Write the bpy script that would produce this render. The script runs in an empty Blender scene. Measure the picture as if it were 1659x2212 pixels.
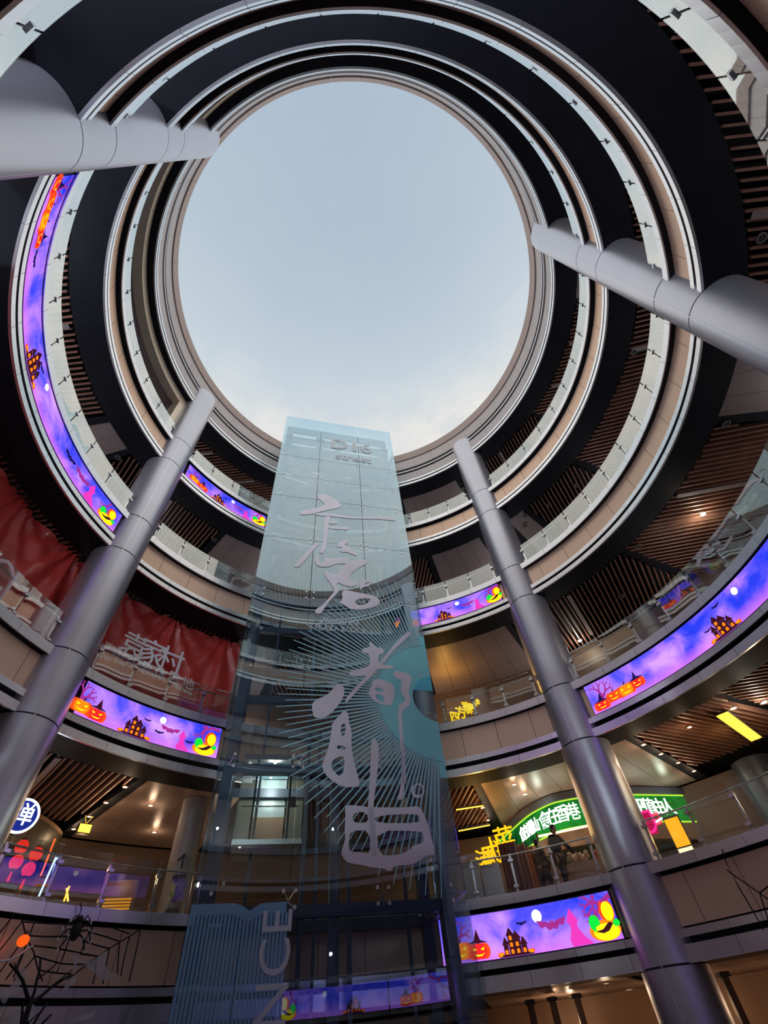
import bpy, math, random
from mathutils import Vector, Matrix
random.seed(7)
rad=math.radians; PI=math.pi
S=bpy.context.scene
COL=S.collection
# ------------------------------------------------------------------ camera, sky, exposure
F_PX,EL,ROLL=974.9,0.8823,-0.1156
fw=Vector((0,math.cos(EL),math.sin(EL))); u0=Vector((0,-math.sin(EL),math.cos(EL))); r0=Vector((1,0,0))
RX=math.cos(ROLL)*r0+math.sin(ROLL)*u0; UP=-math.sin(ROLL)*r0+math.cos(ROLL)*u0
cam=bpy.data.cameras.new('camera'); camo=bpy.data.objects.new('camera',cam); COL.objects.link(camo)
cam.sensor_fit='VERTICAL'; cam.sensor_height=36.0; cam.lens=F_PX/2212*36.0; cam.clip_start=.05; cam.clip_end=500
camo.matrix_world=Matrix(((RX.x,UP.x,-fw.x,0),(RX.y,UP.y,-fw.y,0),(RX.z,UP.z,-fw.z,0),(0,0,0,1)))
S.camera=camo
S.view_settings.view_transform='Standard'; S.view_settings.look='None'; S.view_settings.gamma=1
S.view_settings.exposure=0.0; S.view_settings.use_curve_mapping=False
SKY_STRENGTH=1.12
w=bpy.data.worlds.new('sky'); S.world=w; w.use_nodes=True; nt=w.node_tree; nt.nodes.clear()
def N(t,nt=nt,**k):
    n=nt.nodes.new(t)
    for a,b in k.items(): setattr(n,a,b)
    return n
tc=N('ShaderNodeTexCoord'); sep=N('ShaderNodeSeparateXYZ'); nt.links.new(tc.outputs['Generated'],sep.inputs[0])
mp=N('ShaderNodeMapping'); mp.inputs['Scale'].default_value=(1,1,1.6); nt.links.new(tc.outputs['Generated'],mp.inputs[0])
nz=N('ShaderNodeTexNoise'); nz.inputs['Scale'].default_value=7; nz.inputs['Detail'].default_value=7; nz.inputs['Roughness'].default_value=.6; nz.inputs['Distortion'].default_value=.3
nt.links.new(mp.outputs[0],nz.inputs['Vector'])
cr=N('ShaderNodeValToRGB'); e=cr.color_ramp.elements   # colour by height above the horizon
e[0].position=0.0; e[0].color=(.80,.77,.74,1); e[1].position=1.0; e[1].color=(.375,.46,.56,1)
for p,c in ((.70,(.80,.77,.73,1)),(.84,(.66,.67,.67,1)),(.90,(.53,.60,.65,1)),(.955,(.435,.52,.60,1))):
    x=e.new(p); x.color=c
nt.links.new(sep.outputs['Z'],cr.inputs[0])
cl=N('ShaderNodeValToRGB'); cl.color_ramp.elements[0].position=.40; cl.color_ramp.elements[0].color=(0,0,0,1); cl.color_ramp.elements[1].position=.62; cl.color_ramp.elements[1].color=(1,1,1,1)
nt.links.new(nz.outputs['Fac'],cl.inputs[0])
hz=N('ShaderNodeMapRange'); hz.inputs['From Min'].default_value=.925; hz.inputs['From Max'].default_value=.83; hz.inputs['To Min'].default_value=.03; hz.inputs['To Max'].default_value=.62
nt.links.new(sep.outputs['Z'],hz.inputs['Value'])
mu=N('ShaderNodeMath',operation='MULTIPLY'); nt.links.new(cl.outputs[0],mu.inputs[0]); nt.links.new(hz.outputs[0],mu.inputs[1])
mx=N('ShaderNodeMixRGB'); mx.inputs[2].default_value=(.92,.84,.76,1); nt.links.new(mu.outputs[0],mx.inputs[0]); nt.links.new(cr.outputs[0],mx.inputs[1])
bg=N('ShaderNodeBackground'); bg.inputs[1].default_value=SKY_STRENGTH; nt.links.new(mx.outputs[0],bg.inputs[0])
wo=N('ShaderNodeOutputWorld'); nt.links.new(bg.outputs[0],wo.inputs[0])

# ------------------------------------------------------------------ survey helpers (all metres)
CX,CY=-0.117,7.808                # axis of the round courtyard, radius 10 m
RIM=10.0; GROUND=-1.6
def ray(px,py): return RX*((px-829.5)/F_PX)-UP*((py-1106)/F_PX)+fw
def P_h(px,py,h):
    d=ray(px,py); return d*(h/d.z)
def P_r(px,py,r):
    d=ray(px,py); a=d.x*d.x+d.y*d.y; b=-2*(d.x*CX+d.y*CY); c=CX*CX+CY*CY-r*r
    return d*((-b+math.sqrt(b*b-4*a*c))/2/a)
def az(p): return math.degrees(math.atan2(p.y-CY,p.x-CX))
def az_of(px,py,r=10.):
    a=az(P_r(px,py,r)); return a
def pol(a,r,z): return Vector((CX+r*math.cos(rad(a)),CY+r*math.sin(rad(a)),z))
TA=rad(107.9); TN=Vector((math.cos(TA),math.sin(TA),0)); TU=Vector((math.cos(TA-PI/2),math.sin(TA-PI/2),0))
FACE=14.6
def T(u,v,d=FACE): return TU*u+TN*d+Vector((0,0,v))
def uv(px,py,d=FACE):
    r=ray(px,py); q=r*(d/r.dot(TN)); return q.dot(TU),q.z

# ------------------------------------------------------------------ materials
def newmat(name):
    m=bpy.data.materials.new(name); m.use_nodes=True; m.node_tree.nodes.clear(); return m,m.node_tree
def srgb(r,g,b):
    f=lambda c:(c/255/12.92) if c/255<=.04045 else ((c/255+.055)/1.055)**2.4
    return (f(r),f(g),f(b),1)
def mat(name,col,rough=.6,metal=0.,var=.06,scale=3.,spec=.5,coat=0.,bump=0.):
    m,t=newmat(name); o=N('ShaderNodeOutputMaterial',t); p=N('ShaderNodeBsdfPrincipled',t)
    tcx=N('ShaderNodeTexCoord',t); n=N('ShaderNodeTexNoise',t); n.inputs['Scale'].default_value=scale; n.inputs['Detail'].default_value=4
    t.links.new(tcx.outputs['Object'],n.inputs['Vector'])
    r=N('ShaderNodeMapRange',t); r.inputs['To Min'].default_value=1-var*2; r.inputs['To Max'].default_value=1+var*2
    t.links.new(n.outputs['Fac'],r.inputs['Value'])
    v=N('ShaderNodeVectorMath',t,operation='SCALE'); v.inputs[0].default_value=col[:3]; t.links.new(r.outputs[0],v.inputs['Scale'])
    t.links.new(v.outputs[0],p.inputs['Base Color'])
    p.inputs['Roughness'].default_value=rough; p.inputs['Metallic'].default_value=metal; p.inputs['Specular IOR Level'].default_value=spec
    p.inputs['Coat Weight'].default_value=coat
    if bump:
        b=N('ShaderNodeBump',t); b.inputs['Strength'].default_value=bump; b.inputs['Distance'].default_value=.02
        t.links.new(n.outputs['Fac'],b.inputs['Height']); t.links.new(b.outputs[0],p.inputs['Normal'])
    t.links.new(p.outputs[0],o.inputs[0]); return m
def emis(name,col,s=1.):
    m,t=newmat(name); o=N('ShaderNodeOutputMaterial',t); p=N('ShaderNodeEmission',t); p.inputs[0].default_value=col; p.inputs[1].default_value=s
    t.links.new(p.outputs[0],o.inputs[0]); return m
def glass(name,tint,ior,rough=.02,wav=0.,base=0.):
    m,t=newmat(name); o=N('ShaderNodeOutputMaterial',t); tr=N('ShaderNodeBsdfTransparent',t); tr.inputs[0].default_value=tint
    gl=N('ShaderNodeBsdfGlossy',t); gl.inputs['Roughness'].default_value=rough; gl.inputs['Color'].default_value=(.73,.91,1,1) if 'tower_glass' in name else (.95,.98,.97,1)
    mxs=N('ShaderNodeMixShader',t); lw=N('ShaderNodeLayerWeight',t); lw.inputs[0].default_value=.5   # coated pane: reflectance climbs with the glancing angle, equal on both faces
    r0,k_,ex=ior; pw_=N('ShaderNodeMath',t,operation='POWER'); pw_.inputs[1].default_value=ex; t.links.new(lw.outputs['Facing'],pw_.inputs[0])
    fr=N('ShaderNodeMath',t,operation='MULTIPLY_ADD'); fr.inputs[1].default_value=k_; fr.inputs[2].default_value=r0; t.links.new(pw_.outputs[0],fr.inputs[0])
    if wav:
        tcx=N('ShaderNodeTexCoord',t); n=N('ShaderNodeTexNoise',t); n.inputs['Scale'].default_value=.9; n.inputs['Detail'].default_value=1
        t.links.new(tcx.outputs['Object'],n.inputs['Vector']); b=N('ShaderNodeBump',t); b.inputs['Strength'].default_value=wav; b.inputs['Distance'].default_value=.05
        t.links.new(n.outputs['Fac'],b.inputs['Height']); t.links.new(b.outputs[0],gl.inputs['Normal'])
    t.links.new(fr.outputs[0],mxs.inputs[0]); t.links.new(tr.outputs[0],mxs.inputs[1]); t.links.new(gl.outputs[0],mxs.inputs[2])
    if base:   # thin ceramic print that scatters light
        df=N('ShaderNodeBsdfTranslucent',t); df.inputs[0].default_value=(.6,.78,.82,1); m2=N('ShaderNodeMixShader',t); m2.inputs[0].default_value=base
        t.links.new(mxs.outputs[0],m2.inputs[1]); t.links.new(df.outputs[0],m2.inputs[2]); t.links.new(m2.outputs[0],o.inputs[0])
    else: t.links.new(mxs.outputs[0],o.inputs[0])
    return m
def film(name,col,alpha,gloss=.25,trans=.5):
    m,t=newmat(name); o=N('ShaderNodeOutputMaterial',t); tr=N('ShaderNodeBsdfTransparent',t)
    d=N('ShaderNodeBsdfDiffuse',t); d.inputs[0].default_value=col; l=N('ShaderNodeBsdfTranslucent',t); l.inputs[0].default_value=col
    a=N('ShaderNodeMixShader',t); a.inputs[0].default_value=trans; t.links.new(d.outputs[0],a.inputs[1]); t.links.new(l.outputs[0],a.inputs[2])
    g=N('ShaderNodeBsdfGlossy',t); g.inputs['Roughness'].default_value=.42; g.inputs[0].default_value=tuple(min(1,.55+.6*c) for c in col[:3])+(1,)
    b=N('ShaderNodeMixShader',t); b.inputs[0].default_value=gloss; t.links.new(a.outputs[0],b.inputs[1]); t.links.new(g.outputs[0],b.inputs[2])
    tcx=N('ShaderNodeTexCoord',t); n=N('ShaderNodeTexNoise',t); n.inputs['Scale'].default_value=1.3; t.links.new(tcx.outputs['Object'],n.inputs['Vector'])
    mr=N('ShaderNodeMapRange',t); mr.inputs['To Min'].default_value=alpha-.06; mr.inputs['To Max'].default_value=min(1,alpha+.06); t.links.new(n.outputs['Fac'],mr.inputs['Value'])
    c=N('ShaderNodeMixShader',t); t.links.new(mr.outputs[0],c.inputs[0]); t.links.new(tr.outputs[0],c.inputs[1]); t.links.new(b.outputs[0],c.inputs[2])
    t.links.new(c.outputs[0],o.inputs[0]); return m
def led_sky(name):
    m,t=newmat(name); o=N('ShaderNodeOutputMaterial',t); u=N('ShaderNodeUVMap',t)
    n=N('ShaderNodeTexNoise',t); n.inputs['Scale'].default_value=.75; n.inputs['Detail'].default_value=6; n.inputs['Roughness'].default_value=.55; n.inputs['Distortion'].default_value=.6
    t.links.new(u.outputs[0],n.inputs['Vector'])
    c=N('ShaderNodeValToRGB',t); e=c.color_ramp.elements; e[0].position=.36; e[0].color=srgb(40,58,225); e[1].position=.70; e[1].color=srgb(205,150,250)
    x=e.new(.47); x.color=srgb(92,82,240); x=e.new(.56); x.color=srgb(160,112,245)
    t.links.new(n.outputs['Fac'],c.inputs[0])
    s=N('ShaderNodeSeparateXYZ',t); t.links.new(u.outputs[0],s.inputs[0]); mr=N('ShaderNodeMapRange',t); mr.inputs['From Min'].default_value=.35; mr.inputs['From Max'].default_value=0; mr.inputs['To Max'].default_value=.7; t.links.new(s.outputs['Y'],mr.inputs['Value'])
    mx=N('ShaderNodeMixRGB',t); mx.inputs[2].default_value=srgb(222,120,245); t.links.new(mr.outputs[0],mx.inputs[0]); t.links.new(c.outputs[0],mx.inputs[1])
    em=N('ShaderNodeEmission',t); em.inputs[1].default_value=1.25; t.links.new(mx.outputs[0],em.inputs[0]); t.links.new(em.outputs[0],o.inputs[0]); return m

M={}
M['lip']=mat('brushed_aluminium_trim',(.93,.94,.97,1),.26,.92,.04,1.2)
M['curb']=mat('grey_aluminium_curb',(.84,.86,.90,1),.28,.92,.05,1.)
M['beige']=mat('beige_metal_panel',(.88,.62,.45,1),.42,.5,.04,.6)
M['roofgrey']=mat('grey_roof_cladding',(.50,.46,.46,1),.45,.55,.05,.7)
M['roofbrown']=mat('brown_parapet_cladding',(.42,.34,.32,1),.5,.45,.05,.7)
M['cream']=mat('cream_portal_cladding',(.92,.80,.62,1),.38,.5,.04,.7)
M['black']=mat('black_soffit_paint',(.010,.011,.016,1),.6,0,.2,1.5,.15)
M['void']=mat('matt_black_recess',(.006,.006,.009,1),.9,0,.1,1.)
M['slat']=mat('brown_ceiling_slat',(.26,.125,.085,1),.5,.1,.25,2.2)
M['mauve']=mat('mauve_grey_ceiling_panel',(.27,.21,.20,1),.5,.1,.06,.8)
M['tan']=mat('warm_tan_ceiling_panel',(.50,.36,.30,1),.32,.25,.05,.8)
M['column']=mat('satin_grey_column_cladding',(.66,.67,.74,1),.36,.8,.04,.5)
M['seam']=mat('pale_seam_strip',(.85,.86,.9,1),.3,.6,.03,1.)
M['joint']=mat('dark_joint',(.05,.05,.06,1),.7)
M['steel']=mat('stainless_steel',(.75,.76,.78,1),.22,.95,.05,4.)
M['railglass']=glass('railing_glass',(.93,.96,.95,1),(.03,1.12,1.5),.012,0)
M['towerglass']=glass('tower_glass',(.86,.93,.96,1),(.07,1.05,1.35),.01,0,.0)
M['sideglass']=glass('tower_side_glass',(.9,.96,.97,1),(.05,.6,2.5),.01)
M['clearglass']=glass('clear_shop_glass',(.93,.95,.95,1),(.04,.8,3.),.01)
M['towersteel']=mat('slate_blue_painted_steel',(.12,.14,.19,1),.4,.3,.08,1.)
M['red']=mat('red_hoarding_fabric',(.62,.06,.045,1),.34,.0,.12,.9,.6,.3)
M['white']=mat('white_vinyl_lettering',(.85,.85,.88,1),.4,0,.02)
M['floor']=mat('polished_grey_floor',(.22,.21,.21,1),.25,0,.1,.6)
M['wall']=mat('dark_brown_shop_wall',(.14,.085,.06,1),.5,.1,.2,.6)
M['wallwarm']=mat('warm_brown_wall_panel',(.36,.22,.14,1),.4,.1,.15,.8)
M['led']=led_sky('led_violet_cloud_picture')
for k,c,s in (('o1',(255,120,20),1.5),('o2',(255,70,25),1.3),('yel',(255,225,20),1.4),('grn',(20,225,60),1.2),('pnk',(235,60,190),1.1),('mag',(170,50,150),1.),('moon',(235,235,255),1.3),('red',(235,40,40),1.2)):
    M['L'+k]=emis('led_'+k+'_pixels',srgb(*c),s)
M['Lbrown']=emis('led_dark_brown_pixels',srgb(70,25,40),.8); M['Lnavy']=emis('led_navy_pixels',srgb(35,25,90),.8)

# ------------------------------------------------------------------ mesh collector
class MB:
    def __init__(s): s.v=[];s.f=[];s.m=[];s.uv={}
    def add(s,vs,fs,mi=0):
        o=len(s.v); s.v+= [tuple(v) for v in vs]; s.f+=[tuple(o+i for i in f) for f in fs]; s.m+=[mi]*len(fs)
    def box(s,c,ax,ay,az_,mi=0):   # centre + three half vectors
        c=Vector(c);vs=[c+ax*i+ay*j+az_*k for i in(-1,1) for j in(-1,1) for k in(-1,1)]
        s.add(vs,[(0,1,3,2),(4,6,7,5),(0,4,5,1),(2,3,7,6),(0,2,6,4),(1,5,7,3)],mi)
    def bar(s,a,b,w_,h_,up=Vector((0,0,1)),mi=0):
        a=Vector(a);b=Vector(b);d=b-a; L=d.length
        if L<1e-6:return
        d/=L; x=d.cross(up)
        if x.length<1e-4: x=d.cross(Vector((1,0,0)))
        x.normalize(); y=x.cross(d); s.box((a+b)/2,d*L/2,x*w_/2,y*h_/2,mi)
    def arc(s,prof,a0,a1,n=None,mi=0,caps=True):  # closed (r,z) profile swept round the courtyard axis
        n=n or max(1,int(abs(a1-a0)/1.6)); k=len(prof); vs=[]
        for i in range(n+1):
            a=a0+(a1-a0)*i/n
            for r,z in prof: vs.append(pol(a,r,z))
        fs=[(i*k+j,i*k+(j+1)%k,(i+1)*k+(j+1)%k,(i+1)*k+j) for i in range(n) for j in range(k)]
        if caps: fs+=[tuple(range(k)),tuple(n*k+j for j in reversed(range(k)))]
        s.add(vs,fs,mi)
    def ring(s,r0,r1,z0,z1,a0,a1,n=None,mi=0): s.arc([(r0,z0),(r1,z0),(r1,z1),(r0,z1)],a0,a1,n,mi)
    def lathe(s,c,prof,n=32,mi=0,cap=True,ax=None):
        c=Vector(c); k=len(prof); vs=[]
        X,Y,Z=(Vector((1,0,0)),Vector((0,1,0)),Vector((0,0,1))) if ax is None else ax
        for i in range(n):
            a=2*PI*i/n
            for r,z in prof: vs.append(c+X*(r*math.cos(a))+Y*(r*math.sin(a))+Z*z)
        fs=[(i*k+j,((i+1)%n)*k+j,((i+1)%n)*k+j+1,i*k+j+1) for i in range(n) for j in range(k-1)]
        if cap: fs+=[tuple(i*k for i in reversed(range(n))),tuple(i*k+k-1 for i in range(n))]
        s.add(vs,fs,mi)
    def tube(s,pts,r,n=6,mi=0):
        pts=[Vector(p) for p in pts]; rings=[]; vs=[]
        for i,p in enumerate(pts):
            d=(pts[min(i+1,len(pts)-1)]-pts[max(i-1,0)]).normalized(); x=d.cross(Vector((0,0,1)))
            if x.length<.05: x=d.cross(Vector((1,0,0)))
            x.normalize(); y=x.cross(d); rr=r[i] if isinstance(r,(list,tuple)) else r
            for j in range(n): vs.append(p+x*(rr*math.cos(2*PI*j/n))+y*(rr*math.sin(2*PI*j/n)))
        fs=[(i*n+j,i*n+(j+1)%n,(i+1)*n+(j+1)%n,(i+1)*n+j) for i in range(len(pts)-1) for j in range(n)]
        fs+=[tuple(reversed(range(n))),tuple((len(pts)-1)*n+j for j in range(n))]; s.add(vs,fs,mi)
    def ball(s,c,rx,ry=None,rz=None,n=10,mi=0):
        ry=ry or rx; rz=rz or rx; vs=[];fs=[];c=Vector(c)
        for i in range(n//2+1):
            t=PI*i/(n//2)
            for j in range(n): vs.append(c+Vector((rx*math.sin(t)*math.cos(2*PI*j/n),ry*math.sin(t)*math.sin(2*PI*j/n),rz*math.cos(t))))
        for i in range(n//2):
            for j in range(n): fs.append((i*n+j,(i+1)*n+j,(i+1)*n+(j+1)%n,i*n+(j+1)%n))
        s.add(vs,fs,mi)
    def build(s,name,mats,parent=None,smooth=False):
        me=bpy.data.meshes.new(name); me.from_pydata(s.v,[],s.f); me.validate(clean_customdata=False)
        ml=mats if isinstance(mats,(list,tuple)) else [mats]
        for m_ in ml: me.materials.append(m_)
        if len(ml)>1 and len(me.polygons)==len(s.m): me.polygons.foreach_set('material_index',s.m)
        if smooth:
            me.polygons.foreach_set('use_smooth',[True]*len(me.polygons))
            try: me.set_sharp_from_angle(angle=rad(40))
            except Exception: pass
        o=bpy.data.objects.new(name,me); COL.objects.link(o)
        if parent is not None: o.parent=parent; o.matrix_parent_inverse=parent.matrix_world.inverted()
        me.update(); return o
def origin(o,loc):   # move a mesh object's origin, keeping the geometry in place
    loc=Vector(loc); o.data.transform(Matrix.Translation(-loc)); o.location=loc; return o
def tag(o,label=None,cat=None,group=None,kind=None):
    if label:o['label']=label
    if cat:o['category']=cat
    if group:o['group']=group
    if kind:o['kind']=kind
    return o
def empty(name,loc=(0,0,0),label=None,cat=None,group=None,kind=None):
    o=bpy.data.objects.new(name,None); COL.objects.link(o); o.matrix_world=Matrix.Translation(Vector(loc)); o.location=loc; o.empty_display_size=.2
    return tag(o,label,cat,group,kind)
def copy_tree(o,parent=None):
    c=o.copy(); COL.objects.link(c); mi=o.matrix_parent_inverse.copy(); c.parent=parent; c.matrix_parent_inverse=mi
    for ch in list(o.children): copy_tree(ch,c)
    return c
def text_mesh(name,body,size,m,O,U,V,parent=None,align='CENTER',depth=.01,offset=0.,shear=0.):
    c=bpy.data.curves.new(name,'FONT'); c.body=body; c.size=size; c.extrude=depth; c.align_x=align; c.align_y='CENTER'; c.resolution_u=3; c.offset=offset; c.shear=shear
    o=bpy.data.objects.new(name,c); COL.objects.link(o); bpy.context.view_layer.update()
    me=bpy.data.meshes.new_from_object(o.evaluated_get(bpy.context.evaluated_depsgraph_get())); bpy.data.objects.remove(o); bpy.data.curves.remove(c)
    U=U.normalized(); V=V.normalized(); W=U.cross(V); O=Vector(O)
    me.transform(Matrix(((U.x,V.x,W.x,O.x),(U.y,V.y,W.y,O.y),(U.z,V.z,W.z,O.z),(0,0,0,1))))
    me.materials.clear(); me.materials.append(m); me.name=name
    o=bpy.data.objects.new(name,me); COL.objects.link(o)
    if parent is not None: o.parent=parent; o.matrix_parent_inverse=parent.matrix_world.inverted()
    return o
def flat_shape(name,loops,m,fn,parent=None,depth=.004):   # filled outlines with holes laid on a surface by fn(x,y)->point
    c=bpy.data.curves.new(name,'CURVE'); c.dimensions='2D'; c.fill_mode='BOTH'
    for lp in loops:
        s=c.splines.new('POLY'); s.points.add(len(lp)-1); s.use_cyclic_u=True
        for i,(x,y) in enumerate(lp): s.points[i].co=(x,y,0,1)
    o=bpy.data.objects.new(name,c); COL.objects.link(o); bpy.context.view_layer.update()
    me=bpy.data.meshes.new_from_object(o.evaluated_get(bpy.context.evaluated_depsgraph_get())); bpy.data.objects.remove(o); bpy.data.curves.remove(c)
    for v in me.vertices: v.co=fn(v.co.x,v.co.y)
    me.materials.clear(); me.materials.append(m); me.name=name
    o=bpy.data.objects.new(name,me); COL.objects.link(o)
    if parent is not None: o.parent=parent; o.matrix_parent_inverse=parent.matrix_world.inverted()
    return o
def chaikin(p,k=2):
    for _ in range(k):
        q=[]
        for i in range(len(p)):
            a=p[i];b=p[(i+1)%len(p)]; q+=[(a[0]*.75+b[0]*.25,a[1]*.75+b[1]*.25),(a[0]*.25+b[0]*.75,a[1]*.25+b[1]*.75)]
        p=q
    return p
def ell(cx,cy,rx,ry,n=20,a0=0,a1=360): return [(cx+rx*math.cos(rad(a0+(a1-a0)*i/n)),cy+ry*math.sin(rad(a0+(a1-a0)*i/n))) for i in range(n+(0 if a1-a0==360 else 1))]

# ------------------------------------------------------------------ the round building
# level: slab underside lip B, panel z0..z1, curb z0..z1
LV={2:dict(B=.98,lt=1.30,l2=(1.42,1.57),p=(1.62,2.56),c=(2.68,2.92)),
    3:dict(B=6.28,lt=6.52,l2=(6.68,6.86),p=(6.90,7.86),c=(7.92,8.20)),
    4:dict(B=12.33,lt=12.52,l2=(12.66,12.84),p=(12.90,13.80),c=(13.84,14.12)),
    5:dict(B=18.22,lt=18.40,l2=(18.50,18.66),p=(18.70,19.60),c=(19.76,20.04))}
LEDS={2:[(60.2,88.3),(-73.6,-24.4)],3:[(130.0,158.),(-14.8,50.3)],4:[(166.9,231.5),(60.1,88.3)],5:[(129.7,158.)]}
names={2:'second-floor',3:'third-floor',4:'fourth-floor',5:'fifth-floor'}
STEP=7.5
def spans(lo,hi,cuts):
    segs=[(lo,hi)]
    for a,b in cuts:
        a,b=min(a,b),max(a,b); out=[]
        for k in (-360,0,360):
            pass
        for s,e in segs:
            if b<=s or a>=e: out.append((s,e)); continue
            if a>s: out.append((s,a))
            if b<e: out.append((b,e))
        segs=out
    return segs
for L,d in LV.items():
    t=MB(); B=d['B']
    for k in range(48):
        a0=k*STEP-75; a1=a0+STEP-.06
        t.ring(9.97,10.04,B,d['lt'],a0,a1,5,0); t.ring(9.98,10.06,d['l2'][0],d['l2'][1],a0,a1,5,0)
        t.arc([(9.93,d['c'][0]),(9.97,d['c'][0]),(10.35,d['c'][1]-.03),(10.35,d['c'][1]),(9.93,d['c'][1])],a0,a1,5,1)
    o=t.build('trim_%d'%(L-1),[M['lip'],M['curb']]); tag(o,kind='structure')
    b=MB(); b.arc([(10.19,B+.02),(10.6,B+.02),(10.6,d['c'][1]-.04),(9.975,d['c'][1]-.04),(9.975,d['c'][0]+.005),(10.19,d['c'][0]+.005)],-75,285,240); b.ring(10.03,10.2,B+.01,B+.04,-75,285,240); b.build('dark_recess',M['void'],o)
    p=MB()
    cuts=[]
    for a,b_ in LEDS[L]: cuts+=[(a-360,b_-360),(a,b_),(a+360,b_+360)]
    for k in range(48):
        a0=k*STEP-75+3.2
        for s,e_ in spans(a0,a0+STEP-.09,cuts):
            if e_-s>.15: p.ring(10.13,10.2,d['p'][0],d['p'][1]+.05,s,e_,5)
    p.build('fascia_panel',M['beige'],o)
# roof edge
t=MB()
for k in range(48):
    a0=k*STEP-75;a1=a0+STEP-.05
    t.ring(9.97,10.04,23.95,24.12,a0,a1,5,0); t.ring(9.98,10.3,24.26,24.42,a0,a1,5,0)
    t.ring(10.03,10.3,24.48,25.25,a0,a1,5,1); t.ring(9.98,10.3,25.42,25.50,a0,a1,5,0)
    t.ring(10.04,10.3,25.85,26.9,a0,a1,5,1); t.arc([(9.98,26.9),(10.4,26.9),(10.4,27.55),(9.9,27.55)],a0,a1,5,2)
ro=t.build('trim_5',[M['lip'],M['roofgrey'],M['roofbrown']]); tag(ro,kind='structure')
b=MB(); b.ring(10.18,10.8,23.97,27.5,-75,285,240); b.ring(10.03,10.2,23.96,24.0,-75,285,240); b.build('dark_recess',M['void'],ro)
# ceilings: black soffit band, slat fields, smooth sectors
CE={2:dict(z=.98,smooth=[(40,62,'tan'),(62,84,'tan'),(-20,40,'tan'),(120,170,'mauve')],slat=[]),
    3:dict(z=6.28,smooth=[(48.6,77.5,'tan'),(122,139.4,'tan')],slat=[(78.6,118,100),(141,165,137),(165,235,180),(-72,32,-5),(33,47.6,30)]),
    4:dict(z=12.33,smooth=[(62.6,84,'mauve'),(-11,.6,'mauve'),(118,129,'mauve')],slat=[(130,160,137),(165,235,180),(2,31,-5),(32.5,61.5,62),(-72,-13,0),(85,117,90)]),
    5:dict(z=18.22,smooth=[(61.5,77.3,'mauve'),(122,138.6,'mauve'),(170,178,'mauve'),(47,53,'mauve')],slat=[(78.6,120,100),(140,168.5,137),(179.5,235,180),(-72,28,-8),(30,46,60),(53.8,60.5,60)]),
    6:dict(z=23.95,smooth=[(62.6,83,'mauve'),(-14,-2.8,'mauve')],slat=[(84,120,90),(121,160,180),(165,235,180),(-2,30,-6),(31,61,62),(-72,-15,0)])}
for L,d in CE.items():
    z=d['z']; s=MB()
    s.ring(10.03,11.12,z+.005,z+.10,-75,285,240)
    c=s.build('ceiling',M['black'] if L!=2 else M['wall']); tag(c,kind='structure')
    k=MB(); k.ring(11.1,19.8,z+.42,z+.5,-75,285,120); k.build('ceiling_backing',M['void'],c)
    for a0,a1,mm in d['smooth']:
        q=MB(); n=max(1,round((a1-a0)/4.2))
        for i in range(n):
            x0=a0+(a1-a0)*i/n; x1=a0+(a1-a0)*(i+1)/n-.06
            q.ring(11.13,14.2,z+.03,z+.09,x0,x1,3); q.ring(14.215,17.4,z+.03,z+.09,x0,x1,3)
        q.build('smooth_panel',M[mm],c)
        for x in (a0,a1):   # dark border beside each smooth field
            q=MB(); q.ring(11.12,17.4,z+.01,z+.2,x-.5-(.45 if x==a0 else 0),x+.5+(.45 if x==a1 else 0),2); q.build('border_strip',M['black'],c)
    for a0,a1,th in d['slat']:
        q=MB(); dx=Vector((math.cos(rad(th)),math.sin(rad(th)),0)); nx=Vector((-dx.y,dx.x,0)); am=rad((a0+a1)/2)
        ct=Vector((CX,CY,z+.12))
        j=-90
        for j in range(-80,81):
            off=j*.21; run=None; stp=.12; last=None
            for i in range(int(34/stp)+1):
                sv=-17+i*stp; pnt=nx*off+dx*sv; r=pnt.length; a=math.degrees(math.atan2(pnt.y,pnt.x))
                while a<a0-1e-6: a+=360
                while a>a0+360: a-=360
                ok=(11.13<r<16.0) and a<=a1
                if ok:
                    if run is None: run=sv
                    last=sv
                if (not ok or i==int(34/stp)) and run is not None:
                    if last-run>.1: q.box(ct+nx*off+dx*((run+last)/2),dx*((last-run)/2),nx*.028,Vector((0,0,.085)))
                    run=None
        if q.v: q.build('slat_field',M['slat'],c)
    # pale service strips among the slats
    for a0,a1,th in d['slat']:
        if L==2 or a1-a0<24: continue
        q=MB()
        for f in ((.33,.72) if a1-a0>30 else (.5,)):
            am=a0+(a1-a0)*f; dv=Vector((math.cos(rad(th)),math.sin(rad(th)),0)); p0=pol(am,11.3,z+.02)
            if dv.dot(p0-Vector((CX,CY,z)))<0: dv=-dv
            q.bar(p0,p0+dv*3.6,.17,.05)
        q.build('service_strip',M['mauve'],c)
# floors behind the balconies and the ground
f=MB(); f.lathe((CX,CY,0),[(0.01,GROUND-.3),(20,GROUND-.3),(20,GROUND),(0.01,GROUND)],64); tag(f.build('floor',M['floor']),kind='structure')
for L,d in LV.items():
    q=MB(); q.ring(10.3,19.8,d['c'][1]-.32,d['c'][1]-.12,-75,285,120); tag(q.build('floor',M['floor']),kind='structure')
q=MB(); q.ring(10.4,19.8,26.6,26.8,-75,285,120); tag(q.build('ceiling',M['roofgrey']),kind='structure')
q=MB(); q.ring(19.8,20,GROUND-.3,26.8,-75,285,120); tag(q.build('wall_outer',M['wall']),kind='structure')
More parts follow.
